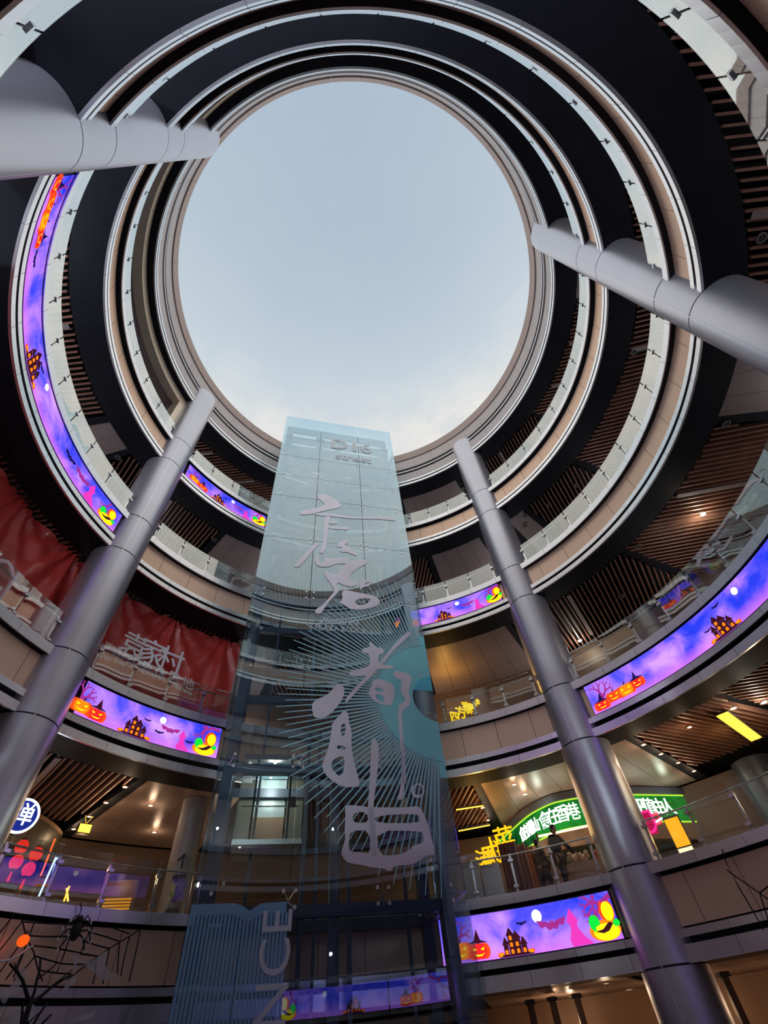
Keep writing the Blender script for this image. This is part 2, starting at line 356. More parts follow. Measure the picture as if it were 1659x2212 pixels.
# inner shop walls
for L,z0,z1,r in ((1,GROUND,1.0,17.0),(2,2.8,6.3,17.6),(3,8.08,12.35,15.5),(4,14.0,18.25,15.5),(5,19.92,24.0,15.5)):
    q=MB(); q.ring(r,r+.1,z0,z1,-75,285,120); tag(q.build('wall_inner',M['wall'] if L!=1 else M['wallwarm']),kind='structure')

# fifth-floor cream portal with recessed glazing, left side
q=MB()
for k in range(14):
    a0=168.5+k*7; q.ring(10.33,10.75,23.33,23.94,a0,a0+6.95,4)
q.ring(10.33,10.75,20.0,23.94,166.0,168.45,2)
po=q.build('window_1',M['cream']); tag(po,kind='structure')
q=MB(); q.ring(10.45,11.7,23.36,23.5,168.5,266.5,60); q.ring(11.6,11.75,22.6,23.4,168.5,266.5,60); q.ring(10.75,11.7,20,23.4,167.2,168.6,2)
q.build('reveal',M['roofbrown'],po)
q=MB(); n=26
for k in range(n):
    a0=168.7+k*(97.6/n); a1=a0+97.6/n
    q.ring(11.62,11.66,20.0,22.6,a0+.1,a1-.1,3)
q.build('glazing',glass('portal_glass',(.35,.38,.42,1),(.25,.7,1.6),.02),po)
q=MB()
for k in range(n+1):
    a0=168.7+k*(97.6/n); q.ring(11.58,11.7,20,22.7,a0-.12,a0+.12,1)
q.build('mullion',M['joint'],po)

# ------------------------------------------------------------------ columns
CL={'TL':(-6.001,-.91,.88,72,'round satin-grey column at the upper left, crossed by four balcony rings'),
    'TR':(9.75,4.368,.83,170.7,'round grey column slanting in from the right edge of the picture'),
    'LL':(-10.005,10.983,.79,-42,'round grey column at the left, standing beside the red fabric hoarding'),
    'LR':(5.854,16.46,.81,-128,'round grey column right of the glass lift tower, beside the green arched sign')}
lev=[GROUND,.98,2.92,6.28,8.2,12.33,14.12,18.22,20.04,25.7]
for k,(x,y,r,sa,lab) in CL.items():
    e0=empty('round_column',(x,y,GROUND),lab,'column','satin-grey columns around the courtyard')
    for i in range(len(lev)-1):
        z0=lev[i]+.012; z1=lev[i+1]-.012
        q=MB(); q.lathe((x,y,0),[(r-.06,z0),(r,z0+.01),(r,z1-.01),(r-.06,z1)],64); q.build('cladding_section',M['column'],e0,True)
    q=MB(); q.lathe((x,y,0),[(r-.03,GROUND),(r-.03,25.6)],48); q.build('joint_backing',M['joint'],e0,True)
    q=MB(); a=rad(sa); n_=Vector((math.cos(a),math.sin(a),0)); t_=Vector((-n_.y,n_.x,0)); q.box(Vector((x,y,(GROUND+25.7)/2))+n_*(r),n_*.006,t_*.014,Vector((0,0,(25.7-GROUND)/2))); q.build('seam_strip',M['seam'],e0)

# ------------------------------------------------------------------ glass guardrails
ARCS=[(-119.5,-23.6,'curving over the viewer from upper-left to right column',0),(-14.6,50.6,'between the two right-hand columns',0),(60.2,88.0,'between lift tower and right column',0),(127.6,157.4,'between lift tower and left column',0),(166.8,231.5,'between the two left-hand columns',0)]
for L,d in LV.items():
    for a0,a1,where,_ in ARCS:
        if L==2 and a0<-100: continue
        zc=d['c'][1]; e0=empty('glass_guardrail',pol((a0+a1)/2,10.1,zc),'curved glass guardrail on the %s balcony %s'%(names[L],where),'railing','glass guardrails on the balcony edges')
        n=max(1,round((a1-a0)/STEP)); st=(a1-a0)/n
        for i in range(n):
            x0=a0+i*st;x1=x0+st
            q=MB(); q.ring(10.085,10.1,zc+.04,zc+1.12,x0+.12,x1-.12,5); q.build('glass_panel',M['railglass'],e0,True)
        q=MB()
        vs=[pol(a0+(a1-a0)*i/(n*4),10.16,zc+.93) for i in range(n*4+1)]
        q.tube(vs,.022,8); q.build('handrail',M['steel'],e0,True)
        for i in range(n+1):
            a=a0+i*st; q=MB(); c=pol(a,10.17,zc+.48); rr=Vector((math.cos(rad(a)),math.sin(rad(a)),0)); tt=Vector((-rr.y,rr.x,0))
            q.box(c,rr*.018,tt*.035,Vector((0,0,.48)),0)
            for zz in (.16,.78): q.box(pol(a,10.10,zc+zz),rr*.045,tt*.075,Vector((0,0,.035)))
            q.build('post',M['steel'],e0)

# ------------------------------------------------------------------ LED fascia screens
def led(L,a_left,a_right,items,label,z=None):
    """picture is drawn left to right as seen from the courtyard: azimuth falls as x grows"""
    d=LV[L]; z0,z1=d['p']; z0-=.02; z1+=.0; h=z1-z0; W=rad(a_left-a_right)*10
    e0=empty('led_screen',pol((a_left+a_right)/2,10,z0),label,'screen','halloween picture screens on the balcony fascias')
    X=lambda x,y,r=9.97:pol(a_left-math.degrees(x/10.),r,z0+y)
    fr=MB(); n=int(W/.25)+2
    fr.ring(9.99,10.14,z0-.03,z1+.03,a_right-.12,a_left+.12); fr.build('cabinet',M['joint'],e0)
    me=bpy.data.meshes.new('display_face'); vs=[];fs=[];uvs=[]
    for i in range(n+1):
        for j in (0,1): vs.append(X(W*i/n,h*j)); uvs.append((W*i/n+L*7.3,j*h))
    fs=[(2*i,2*i+2,2*i+3,2*i+1) for i in range(n)]
    ms=[M['led'],M['Lo1'],M['Lo2'],M['Lyel'],M['Lgrn'],M['Lpnk'],M['Lmag'],M['Lmoon'],M['Lred'],M['Lbrown'],M['Lnavy']]
    mi=[0]*n; K=dict(o1=1,o2=2,yel=3,grn=4,pnk=5,mag=6,moon=7,red=8,brn=9,nav=10)
    def poly(p,m,layer=1):
        p=[(x,min(max(y,.004),h-.004)) for x,y in p]
        o=len(vs); r=9.97-.006*layer
        for x,y in p: vs.append(X(x,y,r)); uvs.append((x,y))
        fs.append(tuple(range(o,len(vs)))); mi.append(K[m])
    def fan(p,m,layer=1):  # concave outline as triangles round its middle
        cx=sum(a for a,_ in p)/len(p); cy=sum(b for _,b in p)/len(p)
        for i in range(len(p)): poly([p[i],p[(i+1)%len(p)],(cx,cy)],m,layer)
    def pumpkin(x,y,s,c='o1'):
        for dx_ in (-.55,.55,-.25,.25,0): poly(ell(x+dx_*s,y+s*.5,s*.42,s*.5,14),'o2' if abs(dx_)>.5 else c,1 if abs(dx_)>.5 else 2)
        poly([(x-.04*s,y+s*.95),(x+.08*s,y+s*.95),(x+.16*s,y+s*1.2),(x+.04*s,y+s*1.22)],'brn',3)
        for q_ in (-1,1): poly([(x+q_*.5*s,y+.75*s),(x+q_*.15*s,y+.62*s),(x+q_*.42*s,y+.52*s)],'yel' if c!='yel' else 'brn',3)
        poly([(x-.5*s,y+.38*s),(x-.2*s,y+.2*s),(x+.2*s,y+.2*s),(x+.5*s,y+.38*s),(x+.2*s,y+.3*s),(x-.2*s,y+.3*s)],'yel' if c!='yel' else 'brn',3)
    def bat(x,y,s,c):
        fan([(x-s,y+.35*s),(x-.75*s,y-.05*s),(x-.5*s,y+.05*s),(x-.25*s,y-.2*s),(x,y-.12*s),(x+.25*s,y-.2*s),(x+.5*s,y+.05*s),(x+.75*s,y-.05*s),(x+s,y+.35*s),(x+.5*s,y+.28*s),(x+.15*s,y+.12*s),(x+.07*s,y+.3*s),(x,y+.2*s),(x-.07*s,y+.3*s),(x-.15*s,y+.12*s),(x-.5*s,y+.28*s)],c,2)
    def castle(x,s,c='brn',wn='o1'):
        for dx_,w_,hh in ((-.32,.16,.30),(-.12,.2,.52),(.08,.24,.42),(.30,.18,.26)):
            poly([(x+(dx_-w_/2)*s,0),(x+(dx_+w_/2)*s,0),(x+(dx_+w_/2)*s,hh*s),(x+(dx_-w_/2)*s,hh*s)],c,1)
            poly([(x+(dx_-w_*.75)*s,hh*s),(x+(dx_+w_*.75)*s,hh*s),(x+dx_*s,(hh+.22)*s)],c,2)
            k=.07
            while k<hh-.08: poly([(x+(dx_-.05)*s,k*s),(x+(dx_+.05)*s,k*s),(x+(dx_+.05)*s,(k+.09)*s),(x+dx_*s,(k+.12)*s),(x+(dx_-.05)*s,(k+.09)*s)],wn,3); k+=.17
        fan([(x-.6*s,0),(x-.5*s,.07*s),(x-.2*s,.05*s),(x+.1*s,.08*s),(x+.5*s,.06*s),(x+.6*s,0)],c,2)
        pumpkin(x-.52*s,.01,.12*s,'o1'); pumpkin(x+.5*s,.01,.12*s,'o1')
    def branch(x,y,s,c,a=200,dep=4):
        if dep==0: return
        x2=x+s*math.cos(rad(a)); y2=y+s*math.sin(rad(a)); wd=.012*dep; px=-math.sin(rad(a))*wd; py=math.cos(rad(a))*wd
        poly([(x-px,y-py),(x2-px*.6,y2-py*.6),(x2+px*.6,y2+py*.6),(x+px,y+py)],c,1)
        branch(x2,y2,s*.72,c,a+28,dep-1); branch(x2,y2,s*.68,c,a-32,dep-1)
    for it in items:
        k=it[0]; A=it[1]; x=rad(a_left-A)*10; s=it[2] if len(it)>2 else 1.; 
        if k=='pumpkins':
            branch(x-.5*s,.15,.3*s,'mag',70,5)
            pumpkin(x-.3*s,.06,.36*s,'o1'); pumpkin(x+.22*s,.03,.33*s,'red'); poly([(x-.08*s,.36*s),(x+.5*s,.36*s),(x+.3*s,.42*s),(x+.22*s,.66*s),(x+.12*s,.42*s)],'brn',3)
        if k=='pumpkins3':
            branch(x-.6,.1,.32,'mag',75,5)
            pumpkin(x-.65,.03,.3,'red'); pumpkin(x-.15,.12,.32,'o2'); pumpkin(x+.3,.1,.36,'o1'); pumpkin(x+.75,.16,.28,'red'); poly([(x-.95,.3),(x-.35,.3),(x-.55,.36),(x-.6,.6),(x-.72,.36)],'nav',3); poly([(x+.5,.42),(x+1.05,.42),(x+.8,.5),(x+.76,.7),(x+.68,.5)],'nav',3)
        if k=='castle': castle(x,.85*s)
        if k=='moon':
            poly(ell(x,h*.76,.11*s,.11*s,20),'moon',1)
        if k=='bat': bat(x,h*it[3],.13*s,'nav')
        if k=='pink':
            bat(x-.28*s,h*.5,.34*s,'mag')
            fan([(x+.05*s,0),(x+.02*s,.1*s),(x+.1*s,.28*s),(x+.1*s,.4*s),(x+.04*s,.4*s),(x+.17*s,.62*s),(x+.3*s,.4*s),(x+.24*s,.4*s),(x+.26*s,.28*s),(x+.36*s,.12*s),(x+.5*s,0)],'pnk',2)
        if k=='green':
            branch(x-.1,h*.98,.26,'mag',250,4)
            poly(ell(x-.05*s,.2*s,.4*s,.2*s,18),'o1',1); poly(ell(x-.02*s,.17*s,.33*s,.16*s,18),'yel',2); poly(ell(x-.26*s,.36*s,.14*s,.16*s,14),'grn',2)
            poly(ell(x+.12*s,.55*s,.2*s,.24*s,14),'o2',1); poly(ell(x+.15*s,.54*s,.15*s,.19*s,14),'yel',2); poly(ell(x+.28*s,.3*s,.09*s,.07*s,12),'grn',3)
            fan([(x-.3*s,.2*s),(x-.1*s,.22*s),(x+.1*s,.34*s),(x+.2*s,.3*s),(x+.05*s,.18*s),(x-.1*s,.15*s)],'brn',3)
        if k=='tree': branch(x,h*.9,.34*s,'mag',it[3],5)
    me.from_pydata([tuple(v) for v in vs],[],fs)
    for m_ in ms: me.materials.append(m_)
    me.polygons.foreach_set('material_index',mi)
    ul=me.uv_layers.new(name='UVMap')
    for lp in me.loops: ul.data[lp.index].uv=uvs[lp.vertex_index]
    o=bpy.data.objects.new('display_face',me); COL.objects.link(o); o.parent=e0; o.matrix_parent_inverse=e0.matrix_world.inverted()
    return e0
def AZ(px,py):
    a=az_of(px,py); return a
led(3,157.5,130.1,[('pumpkins',AZ(200,1520)),('castle',AZ(297,1560)),('moon',AZ(353,1552),1.),('bat',AZ(318,1555),1.,.6),('bat',AZ(340,1590),1.3,.35),('pink',AZ(385,1580),1.),('bat',AZ(408,1600),1.2,.3),('green',AZ(445,1605)),('tree',AZ(470,1600),.7,170)],'picture screen under the red hoarding, left of the lift tower')
led(5,157.5,129.8,[('pumpkins',AZ(428,1050),1.),('castle',AZ(472,1080),.9),('moon',AZ(502,1088),1.),('bat',AZ(487,1075),1.,.6),('pink',AZ(523,1110),1.),('green',AZ(560,1125),1.),('tree',AZ(565,1120),.7,160)],'small high picture screen just below the top gallery, left of the lift tower')
a=AZ
led(4,231.4,167.0,[('pumpkins3',a(100,450)%360,1.),('bat',a(62,560)%360,2.,.3),('castle',a(65,790)%360,1.25),('bat',a(80,800)%360,1.6,.7),('moon',a(100,835)%360,1.),('bat',a(152,985)%360,2.6,.5),('pink',a(188,1050)%360,1.3),('green',a(232,1112)%360,1.)],'long picture screen curving up the far left side of the courtyard')
led(4,88.2,60.2,[('pumpkins',86.6,1.),('castle',a(962,1340),.9),('moon',a(990,1315),1.),('bat',a(973,1325),1.,.6),('pink',a(1025,1310),1.),('green',a(1070,1290),1.),('tree',a(1080,1275),.8,180)],'picture screen between the lift tower and the right-hand column, topmost there')
led(3,50.2,-14.7,[('pumpkins3',a(1335,1495),1.),('castle',a(1562,1352),1.05),('bat',a(1530,1362),1.,.4),('bat',a(1560,1325),1.2,.8),('moon',a(1582,1270),1.),('pink',2,1.3),('green',-10,1.)],'long picture screen sweeping to the right edge, right of the column')
led(2,88.2,59.8,[('pumpkins',a(1018,2055),1.),('castle',a(1113,2040),.95),('moon',a(1160,1982),1.3),('bat',a(1130,2010),1.2,.65),('bat',a(1092,2030),.7,.3),('pink',a(1225,2010),1.25),('green',a(1310,2000),1.05),('tree',a(1325,1960),1.,200)],'lowest picture screen, at the foot of the column right of the lift tower')
led(2,-24.5,-73.5,[('tree',-30,1.3,200),('pumpkins',-36,1.),('castle',-52,1.),('moon',-60,1.),('green',-70,1.)],'picture screen behind the viewer, seen only mirrored in the foot of the lift tower')

# ------------------------------------------------------------------ glass lift tower
tw=empty('lift_tower',T(2.3,GROUND,15.9),'tall glass lift tower with pale calligraphy and a teal sunburst on its face','elevator tower')
ZJ=[27.56,24.97,22.78,20.78,18.93,15.75,12.47,9.25,5.98,2.75,-.45,GROUND]
US=[-1.2,1.1,3.5,5.80]
for i in range(len(ZJ)-1):
    for j in range(3):
        q=MB(); q.box(T((US[j]+US[j+1])/2,(ZJ[i]+ZJ[i+1])/2),TU*((US[j+1]-US[j])/2-.012),TN*.008,Vector((0,0,(ZJ[i]-ZJ[i+1])/2-.012))); q.build('front_glass_panel',M['towerglass'],tw)
    for u in (-1.2,5.8):
        q=MB(); q.box(T(u,(ZJ[i]+ZJ[i+1])/2,16.05),TU*.008,TN*1.36,Vector((0,0,(ZJ[i]-ZJ[i+1])/2-.012))); q.build('side_glass_panel',M['sideglass'],tw)
for u,ww,dd in ((-.92,.30,15.2),(2.28,.18,15.3),(5.36,.32,15.2),(-.92,.30,17.1),(5.36,.32,17.1),(1.62,.12,16.9),(3.0,.12,16.9)):
    q=MB(); q.box(T(u,(GROUND+27.0)/2,dd),TU*ww/2,TN*ww/2,Vector((0,0,(27.0-GROUND)/2))); q.build('steel_post',M['towersteel'],tw)
for z in (2.6,5.95,9.2,12.4,15.7,18.9,20.75,22.6,24.7,26.75):
    for dd in (15.2,17.1):
        q=MB(); q.bar(T(-.9,z,dd),T(5.4,z,dd),.22,.26); q.build('steel_beam',M['towersteel'],tw)
    for u in (-.92,5.36):
        q=MB(); q.bar(T(u,z,15.3),T(u,z,17.0),.18,.22); q.build('steel_beam',M['towersteel'],tw)
# cladding of the crown with its slots
q=MB()
def slab(u0_,u1_,z0,z1,d=15.1): q.box(T((u0_+u1_)/2,(z0+z1)/2,d),TU*(u1_-u0_)/2,TN*.05,Vector((0,0,(z1-z0)/2)))
for z0,z1 in ((26.42,27.05),(25.10,25.82),(23.85,24.78),(22.55,23.2)): slab(-.96,5.5,z0,z1)
for u0_,u1_ in ((-.96,-.62),(.85,1.35),(2.1,2.45),(5.1,5.5)): slab(u0_,u1_,22.55,26.5,15.11)
slab(-.1,2.9,23.2,23.85,15.12) if False else None
slab(1.3,2.85,23.2,23.9,15.12); slab(4.6,5.2,23.2,24.0,15.12)
q.build('crown_cladding',mat('crown_grey_blue_panel',(.17,.25,.32,1),.45,.3),tw)
M['louv']=mat('teal_louvre',(.16,.30,.34,1),.4,.3)
q=MB()
k=0; z=19.4
while z<26.3: q.bar(T(1.25,z,15.02),T(5.0,z,15.02),.02,.025); z+=.19
q.build('louvre',M['louv'],tw)
q=MB()
for i in range(13): u=-.85+i*.144; q.box(T(u,19.2,15.0),TU*.004,TN*.01,Vector((0,0,3.2)))
for u in (-.35,.55,1.55,1.75,2.0,4.3,4.75,4.95): q.box(T(u,20,15.0),TU*.008,TN*.02,Vector((0,0,7)))
q.build('vertical_cable',M['louv'],tw)
# guide rails of the lifts
for u in (.05,1.95,2.6,4.6):
    q=MB(); q.box(T(u,12.7,16.4),TU*.04,TN*.05,Vector((0,0,14.2))); q.build('guide_rail',M['towersteel'],tw)
# spider fittings
for z in ZJ[1:-2]:
    for u in US:
        q=MB(); inn=-1 if u>5 else (1 if u<0 else 0); c=T(u+inn*.28,z,14.92)
        for sx in (-1,1):
            for sz in (-1,1):
                if inn and sx!=inn and True: sxx=-.0
                p=T(u+inn*.28+sx*.15,z+sz*.16,14.62)
                if inn and sx==-inn: continue
                q.bar(c,p,.03,.03); q.lathe(T(u+inn*.28+sx*.15,z+sz*.16,14.575),[(.001,0),(.045,0),(.045,.05),(.001,.05)],10,ax=(TU,Vector((0,0,1)),TN))
        q.bar(c,T(u+inn*.28,z,15.15),.05,.05)
        q.build('spider_fitting',M['steel'],tw)
# --- printed films on the outer face
FILM=FACE-.03
def onf(d): return lambda u,v:T(u,v,d)
def px_loop(pts,ox,oy,s,smooth=1):
    l=[uv(ox+x*s,oy+y*s,FILM) for x,y in pts]
    return chaikin(l,smooth) if smooth else l
M['lav']=film('lavender_lettering_film',(.90,.86,1,1),.92,.34,.15)
M['teal']=film('teal_sunburst_film',(.20,.84,.94,1),.9,.30,.12)
M['cyan']=film('cyan_film',(.04,.70,.95,1),.92,.25,.15)
M['stripe']=film('blue_striped_film',(.16,.46,.80,1),.86,.25,.2)
SC,SR=(5.85,8.2),.86
def clipu(p): return p
q=MB(); q2=MB()
def fpt(u,v,d): return T(min(u,5.775),v,d)
n=82; a0=88; a1=272
R0=2.15
pts=[]
# solid body
for i in range(n):
    t0=a0+(a1-a0)*i/n; t1=a0+(a1-a0)*(i+1)/n
    def pp(a,r): return fpt(SC[0]+r*math.cos(rad(a)),SC[1]+r*math.sin(rad(a))*(1.0),FILM+.012)
    q.add([pp(t0,SR),pp(t1,SR),pp(t1,R0*1.02),pp(t0,R0*1.02)],[(0,1,2,3)])
    tm=(t0+t1)/2; ro=5.62 if i%2 else 5.35
    wv=.014/ro*57.3
    if 97<tm<263:
        q2.add([pp(t0+.12,R0),pp(t1-.12,R0),pp(tm+wv,ro),pp(tm-wv,ro)],[(0,1,2,3)])
    else: q.add([pp(t0,R0),pp(t1,R0),pp(t1,R0+.5),pp(t0,R0+.5)],[(0,1,2,3)])
q.build('sunburst_film',M['teal'],tw); q2.build('sunburst_ray',film('pale_teal_ray_film',(.34,.76,.86,1),.84,.3,.15),tw)
q=MB(); p=[(SC[0]+SR*math.cos(rad(t)),SC[1]+SR*math.sin(rad(t))) for t in range(95,162,6)]+[(5.3,8.47),(5.775,8.47)]
q.add([fpt(u,v,FILM+.01) for u,v in p],[tuple(range(len(p)))]); q.build('cyan_film',M['cyan'],tw)
A2=(540,860,.2411);A3=(500,1280,.27728);A4=(500,1150,.25316);A6=(680,1600,.27676)
ST=[
([[(600,870),(640,858),(735,885),(800,935),(825,975),(740,995),(640,1015),(560,1035),(480,1048),(440,1032),(470,1010),(560,990),(640,975),(680,950),(610,900)]],A2),
([[(560,1030),(700,1035),(800,1045),(880,1058),(1000,1065),(1160,1058),(1250,1065),(1315,1085),(1290,1102),(1200,1086),(1060,1082),(900,1078),(740,1060),(600,1048)]],A2),
([[(690,1040),(722,1045),(705,1110),(690,1250),(668,1392),(618,1385),(650,1330),(662,1200),(668,1100)]],A2),
([[(700,1098),(780,1102),(797,1112),(770,1127),(700,1122)]],A2),
([[(700,1148),(800,1154),(892,1158),(885,1180),(790,1174),(700,1167)]],A2),
([[(590,1298),(622,1300),(560,1370),(480,1470),(430,1517),(393,1512),(410,1480),(470,1420),(540,1340)]],A2),
([[(770,1330),(790,1300),(830,1277),(897,1262),(885,1292),(840,1312),(900,1340),(950,1380),(958,1412),(925,1402),(870,1378),(820,1380),(800,1360),(830,1335)]],A2),
([[(605,1388),(580,1440),(590,1492),(640,1514),(720,1507),(770,1482),(880,1482),(870,1462),(892,1430),(800,1424),(740,1440),(670,1426),(665,1470),(622,1470),(612,1430)]],A2),
([[(790,330),(870,350),(905,362),(960,270),(1060,230),(1162,235),(1165,260),(1090,300),(1020,350),(1000,390),(1050,415),(1082,440),(1030,467),(960,452),(912,425),(890,445),(922,490),(900,522),(830,592),(785,660),(752,698),(708,682),(720,655),(780,620),(850,540),(882,500),(850,440),(800,375)]],A4),
([[(1088,400),(1140,407),(1190,395),(1212,410),(1172,460),(1120,467),(1098,492),(1092,440)],[(1130,440),(1170,420),(1180,430),(1150,450)]],A4),
([[(940,510),(970,490),(1050,508),(1150,525),(1232,545),(1273,585),(1250,622),(1180,647),(1080,662),(1010,652),(960,617),(913,597),(950,575)],[(1050,590),(1100,562),(1190,562),(1172,600),(1110,622),(1062,612)]],A4),
([[(1375,303),(1397,318),(1380,342),(1300,412),(1232,482),(1182,557),(1138,562),(1200,490),(1270,400),(1330,340)]],A3),
([[(1072,372),(1130,430),(1170,428),(1192,452),(1175,482),(1142,480),(1147,560),(1272,570),(1255,597),(1132,592),(1100,642),(1000,742),(910,847),(880,862),(908,800),(1000,700),(1068,642),(940,657),(903,620),(1000,595),(1080,575),(1080,482),(1008,462),(1030,430),(1078,430)]],A3),
([[(1090,710),(1110,678),(1160,674),(1240,700),(1272,740),(1266,820),(1252,870),(1210,882),(1140,862),(1090,822),(1060,782),(1082,760)],[(1118,735),(1180,750),(1182,772),(1122,765)],[(1112,790),(1185,800),(1192,858),(1140,842)]],A3),
([[(1250,610),(1330,614),(1412,650),(1392,720),(1376,780),(1402,830),(1382,890),(1330,912),(1328,1000),(1338,1140),(1352,1250),(1360,1500),(1325,1500),(1328,1300),(1308,1100),(1295,900),(1310,868),(1350,850),(1352,820),(1312,775),(1332,680),(1275,667)]],A3),
([[(820,710),(865,713),(884,760),(870,822),(822,892),(742,972),(650,982),(628,920),(628,860),(670,830),(740,800),(790,752)]],A3),
([[(880,912),(912,945),(912,1000),(938,1080),(932,1200),(962,1350),(1002,1480),(985,1512),(870,1518),(760,1452),(703,1370),(718,1300),(760,1200),(778,1080),(788,1010),(840,960)],[(855,1023),(890,1020),(886,1112),(850,1116)],[(823,1188),(892,1198),(892,1226),(823,1220)],[(800,1290),(877,1268),(882,1330),(862,1442),(800,1402),(773,1340)]],A3),
([[(440,-10),(475,-20),(500,40),(497,180),(480,330),(455,520),(470,640),(480,760),(492,905),(430,895),(432,720),(412,560),(425,360),(435,180)]],A6),
([[(680,-10),(695,0),(706,300),(690,462),(635,457),(665,400),(678,250)]],A6),
([[(235,520),(265,500),(400,515),(420,520),(740,520),(800,508),(835,535),(880,640),(910,750),(937,880),(920,897),(870,895),(800,947),(760,967),(620,975),(590,1022),(560,1010),(540,997),(440,990),(370,970),(290,960),(240,940),(203,880),(215,840),(240,760),(232,690),(240,600)],[(290,600),(322,555),(408,560),(418,640),(310,642)],[(470,585),(790,568),(817,600),(820,642),(475,645)],[(280,700),(430,700),(436,882),(370,870),(268,867),(262,800)],[(485,700),(830,705),(850,740),(847,800),(760,820),(755,850),(640,897),(497,892)]],A6),
([ell(805,390,52,57,24),ell(808,385,36,40,24)],A6)]
for loops,(ox,oy,s) in ST:
    flat_shape('calligraphy_stroke',[px_loop(l,ox,oy,s,1) for l in loops],M['lav'],onf(FILM),tw)
Z_=Vector((0,0,1))
M['lav2']=film('pale_lettering_film',(.80,.88,.95,1),.9,.3,.45)
text_mesh('logo_lettering','D16',1.55,M['lav2'],T(3.05,24.85,FILM),TU,Z_,tw,depth=.003,offset=.03)
text_mesh('logo_lettering','street',.92,M['lav2'],T(3.15,23.5,FILM),TU,Z_,tw,depth=.003,offset=.02)
text_mesh('english_lettering','Radiance',.42,M['lav2'],T(2.35,11.22,FILM),TU,Z_,tw,depth=.003,shear=.35)
text_mesh('english_lettering','( PLAZA BLOCK )',.32,M['lav2'],T(2.4,10.88,FILM),TU,Z_,tw,depth=.003)
text_mesh('vertical_lettering','RADIANCE',1.0,M['lav2'],T(.9,.12,FILM-.01),Z_,-TU,tw,depth=.003)
# striped film, bottom left, with its notched top edge
def topv(u):
    P=[(-1.18,2.72),(-.2,2.71),(.0,2.66),(.18,2.56),(.30,2.62),(.45,2.69),(1.06,2.70)]
    for (a,b),(c,d) in zip(P,P[1:]):
        if a<=u<=c: return b+(d-b)*(u-a)/(c-a)
    return 2.7
q=MB(); u=-1.17; step=.088
while u<1.06:
    w_=.066; q.add([T(u,GROUND,FILM),T(u+w_,GROUND,FILM),T(u+w_,topv(u+w_)-.2,FILM),T(u,topv(u)-.2,FILM)],[(0,1,2,3)]); u+=step
u=-1.17
while u<1.05: q.add([T(u,topv(u)-.2,FILM),T(min(u+.05,1.06),topv(u+.05)-.2,FILM),T(min(u+.05,1.06),topv(u+.05),FILM),T(u,topv(u),FILM)],[(0,1,2,3)]); u+=.05
q.build('striped_film',M['stripe'],tw)

# ------------------------------------------------------------------ lift car
lc=empty('lift_car',T(.45,4.25,16.4),'lit glass-fronted lift car with ceiling spotlights, inside the glass tower','lift')
M['carlight']=mat('pale_car_lining',(.55,.66,.66,1),.3,.1); M['carmetal']=mat('brushed_gold_steel',(.55,.52,.42,1),.28,.9)
q=MB(); q.box(T(.45,4.22,16.4),TU*.97,TN*.8,Z_*.06); q.build('car_floor',M['carmetal'],lc)
q=MB(); q.box(T(.45,6.5,16.4),TU*.97,TN*.8,Z_*.08); q.build('car_roof',M['towersteel'],lc)
q=MB(); q.box(T(.45,6.39,16.45),TU*.5,TN*.55,Z_*.015); q.build('ceiling_light',emis('car_ceiling_glow',(.55,.85,.85,1),.9),lc)
q=MB(); q.box(T(.45,5.85,17.18),TU*.5,TN*.02,Z_*.55); q.build('back_panel',M['carlight'],lc)
q=MB(); q.box(T(.45,4.8,17.18),TU*.5,TN*.02,Z_*.5); q.build('lift_door',M['wallwarm'],lc)
for u in (-.3,1.2):
    q=MB(); q.box(T(u,5.35,17.15),TU*.2,TN*.03,Z_*1.05); q.build('side_panel',M['carmetal'],lc)
for u in (-.5,1.4):
    q=MB(); q.box(T(u,5.35,16.4),TU*.015,TN*.78,Z_*1.05); q.build('side_glass',M['clearglass'],lc)
q=MB(); q.box(T(.45,5.35,15.64),TU*.95,TN*.01,Z_*1.05); q.build('front_glass',M['clearglass'],lc)
for u in (-.06,.98):
    q=MB(); q.box(T(u,5.35,15.62),TU*.03,TN*.03,Z_*1.06); q.build('mullion',M['joint'],lc)
q=MB(); q.tube([T(-.4,5.15,15.75),T(1.3,5.15,15.75)],.025,8); q.build('handrail',M['steel'],lc,True)
q=MB(); q.box(T(1.1,5.25,15.7),TU*.09,TN*.02,Z_*.14); q.build('control_panel',M['joint'],lc)
lampE=emis('warm_white_lamp',(1,.86,.6,1),9)
for u,d in ((-.33,16.0),(1.22,16.0),(.45,15.75),(.4,16.9)):
    q=MB(); q.lathe(T(u,6.37,d),[(.001,0),(.05,0),(.05,.03),(.001,.03)],12); q.build('spotlight',lampE,lc)
def lamp(name,loc,power,col,size=.25,parent=None):
    l=bpy.data.lights.new(name,'POINT'); l.energy=power; l.color=col; l.shadow_soft_size=size
    o=bpy.data.objects.new(name,l); COL.objects.link(o); o.location=loc
    if parent is not None: o.parent=parent; o.matrix_parent_inverse=parent.matrix_world.inverted()
    return o
lamp('car_lamp',T(.45,6.1,16.4),60,(1,.93,.78),.2,lc)

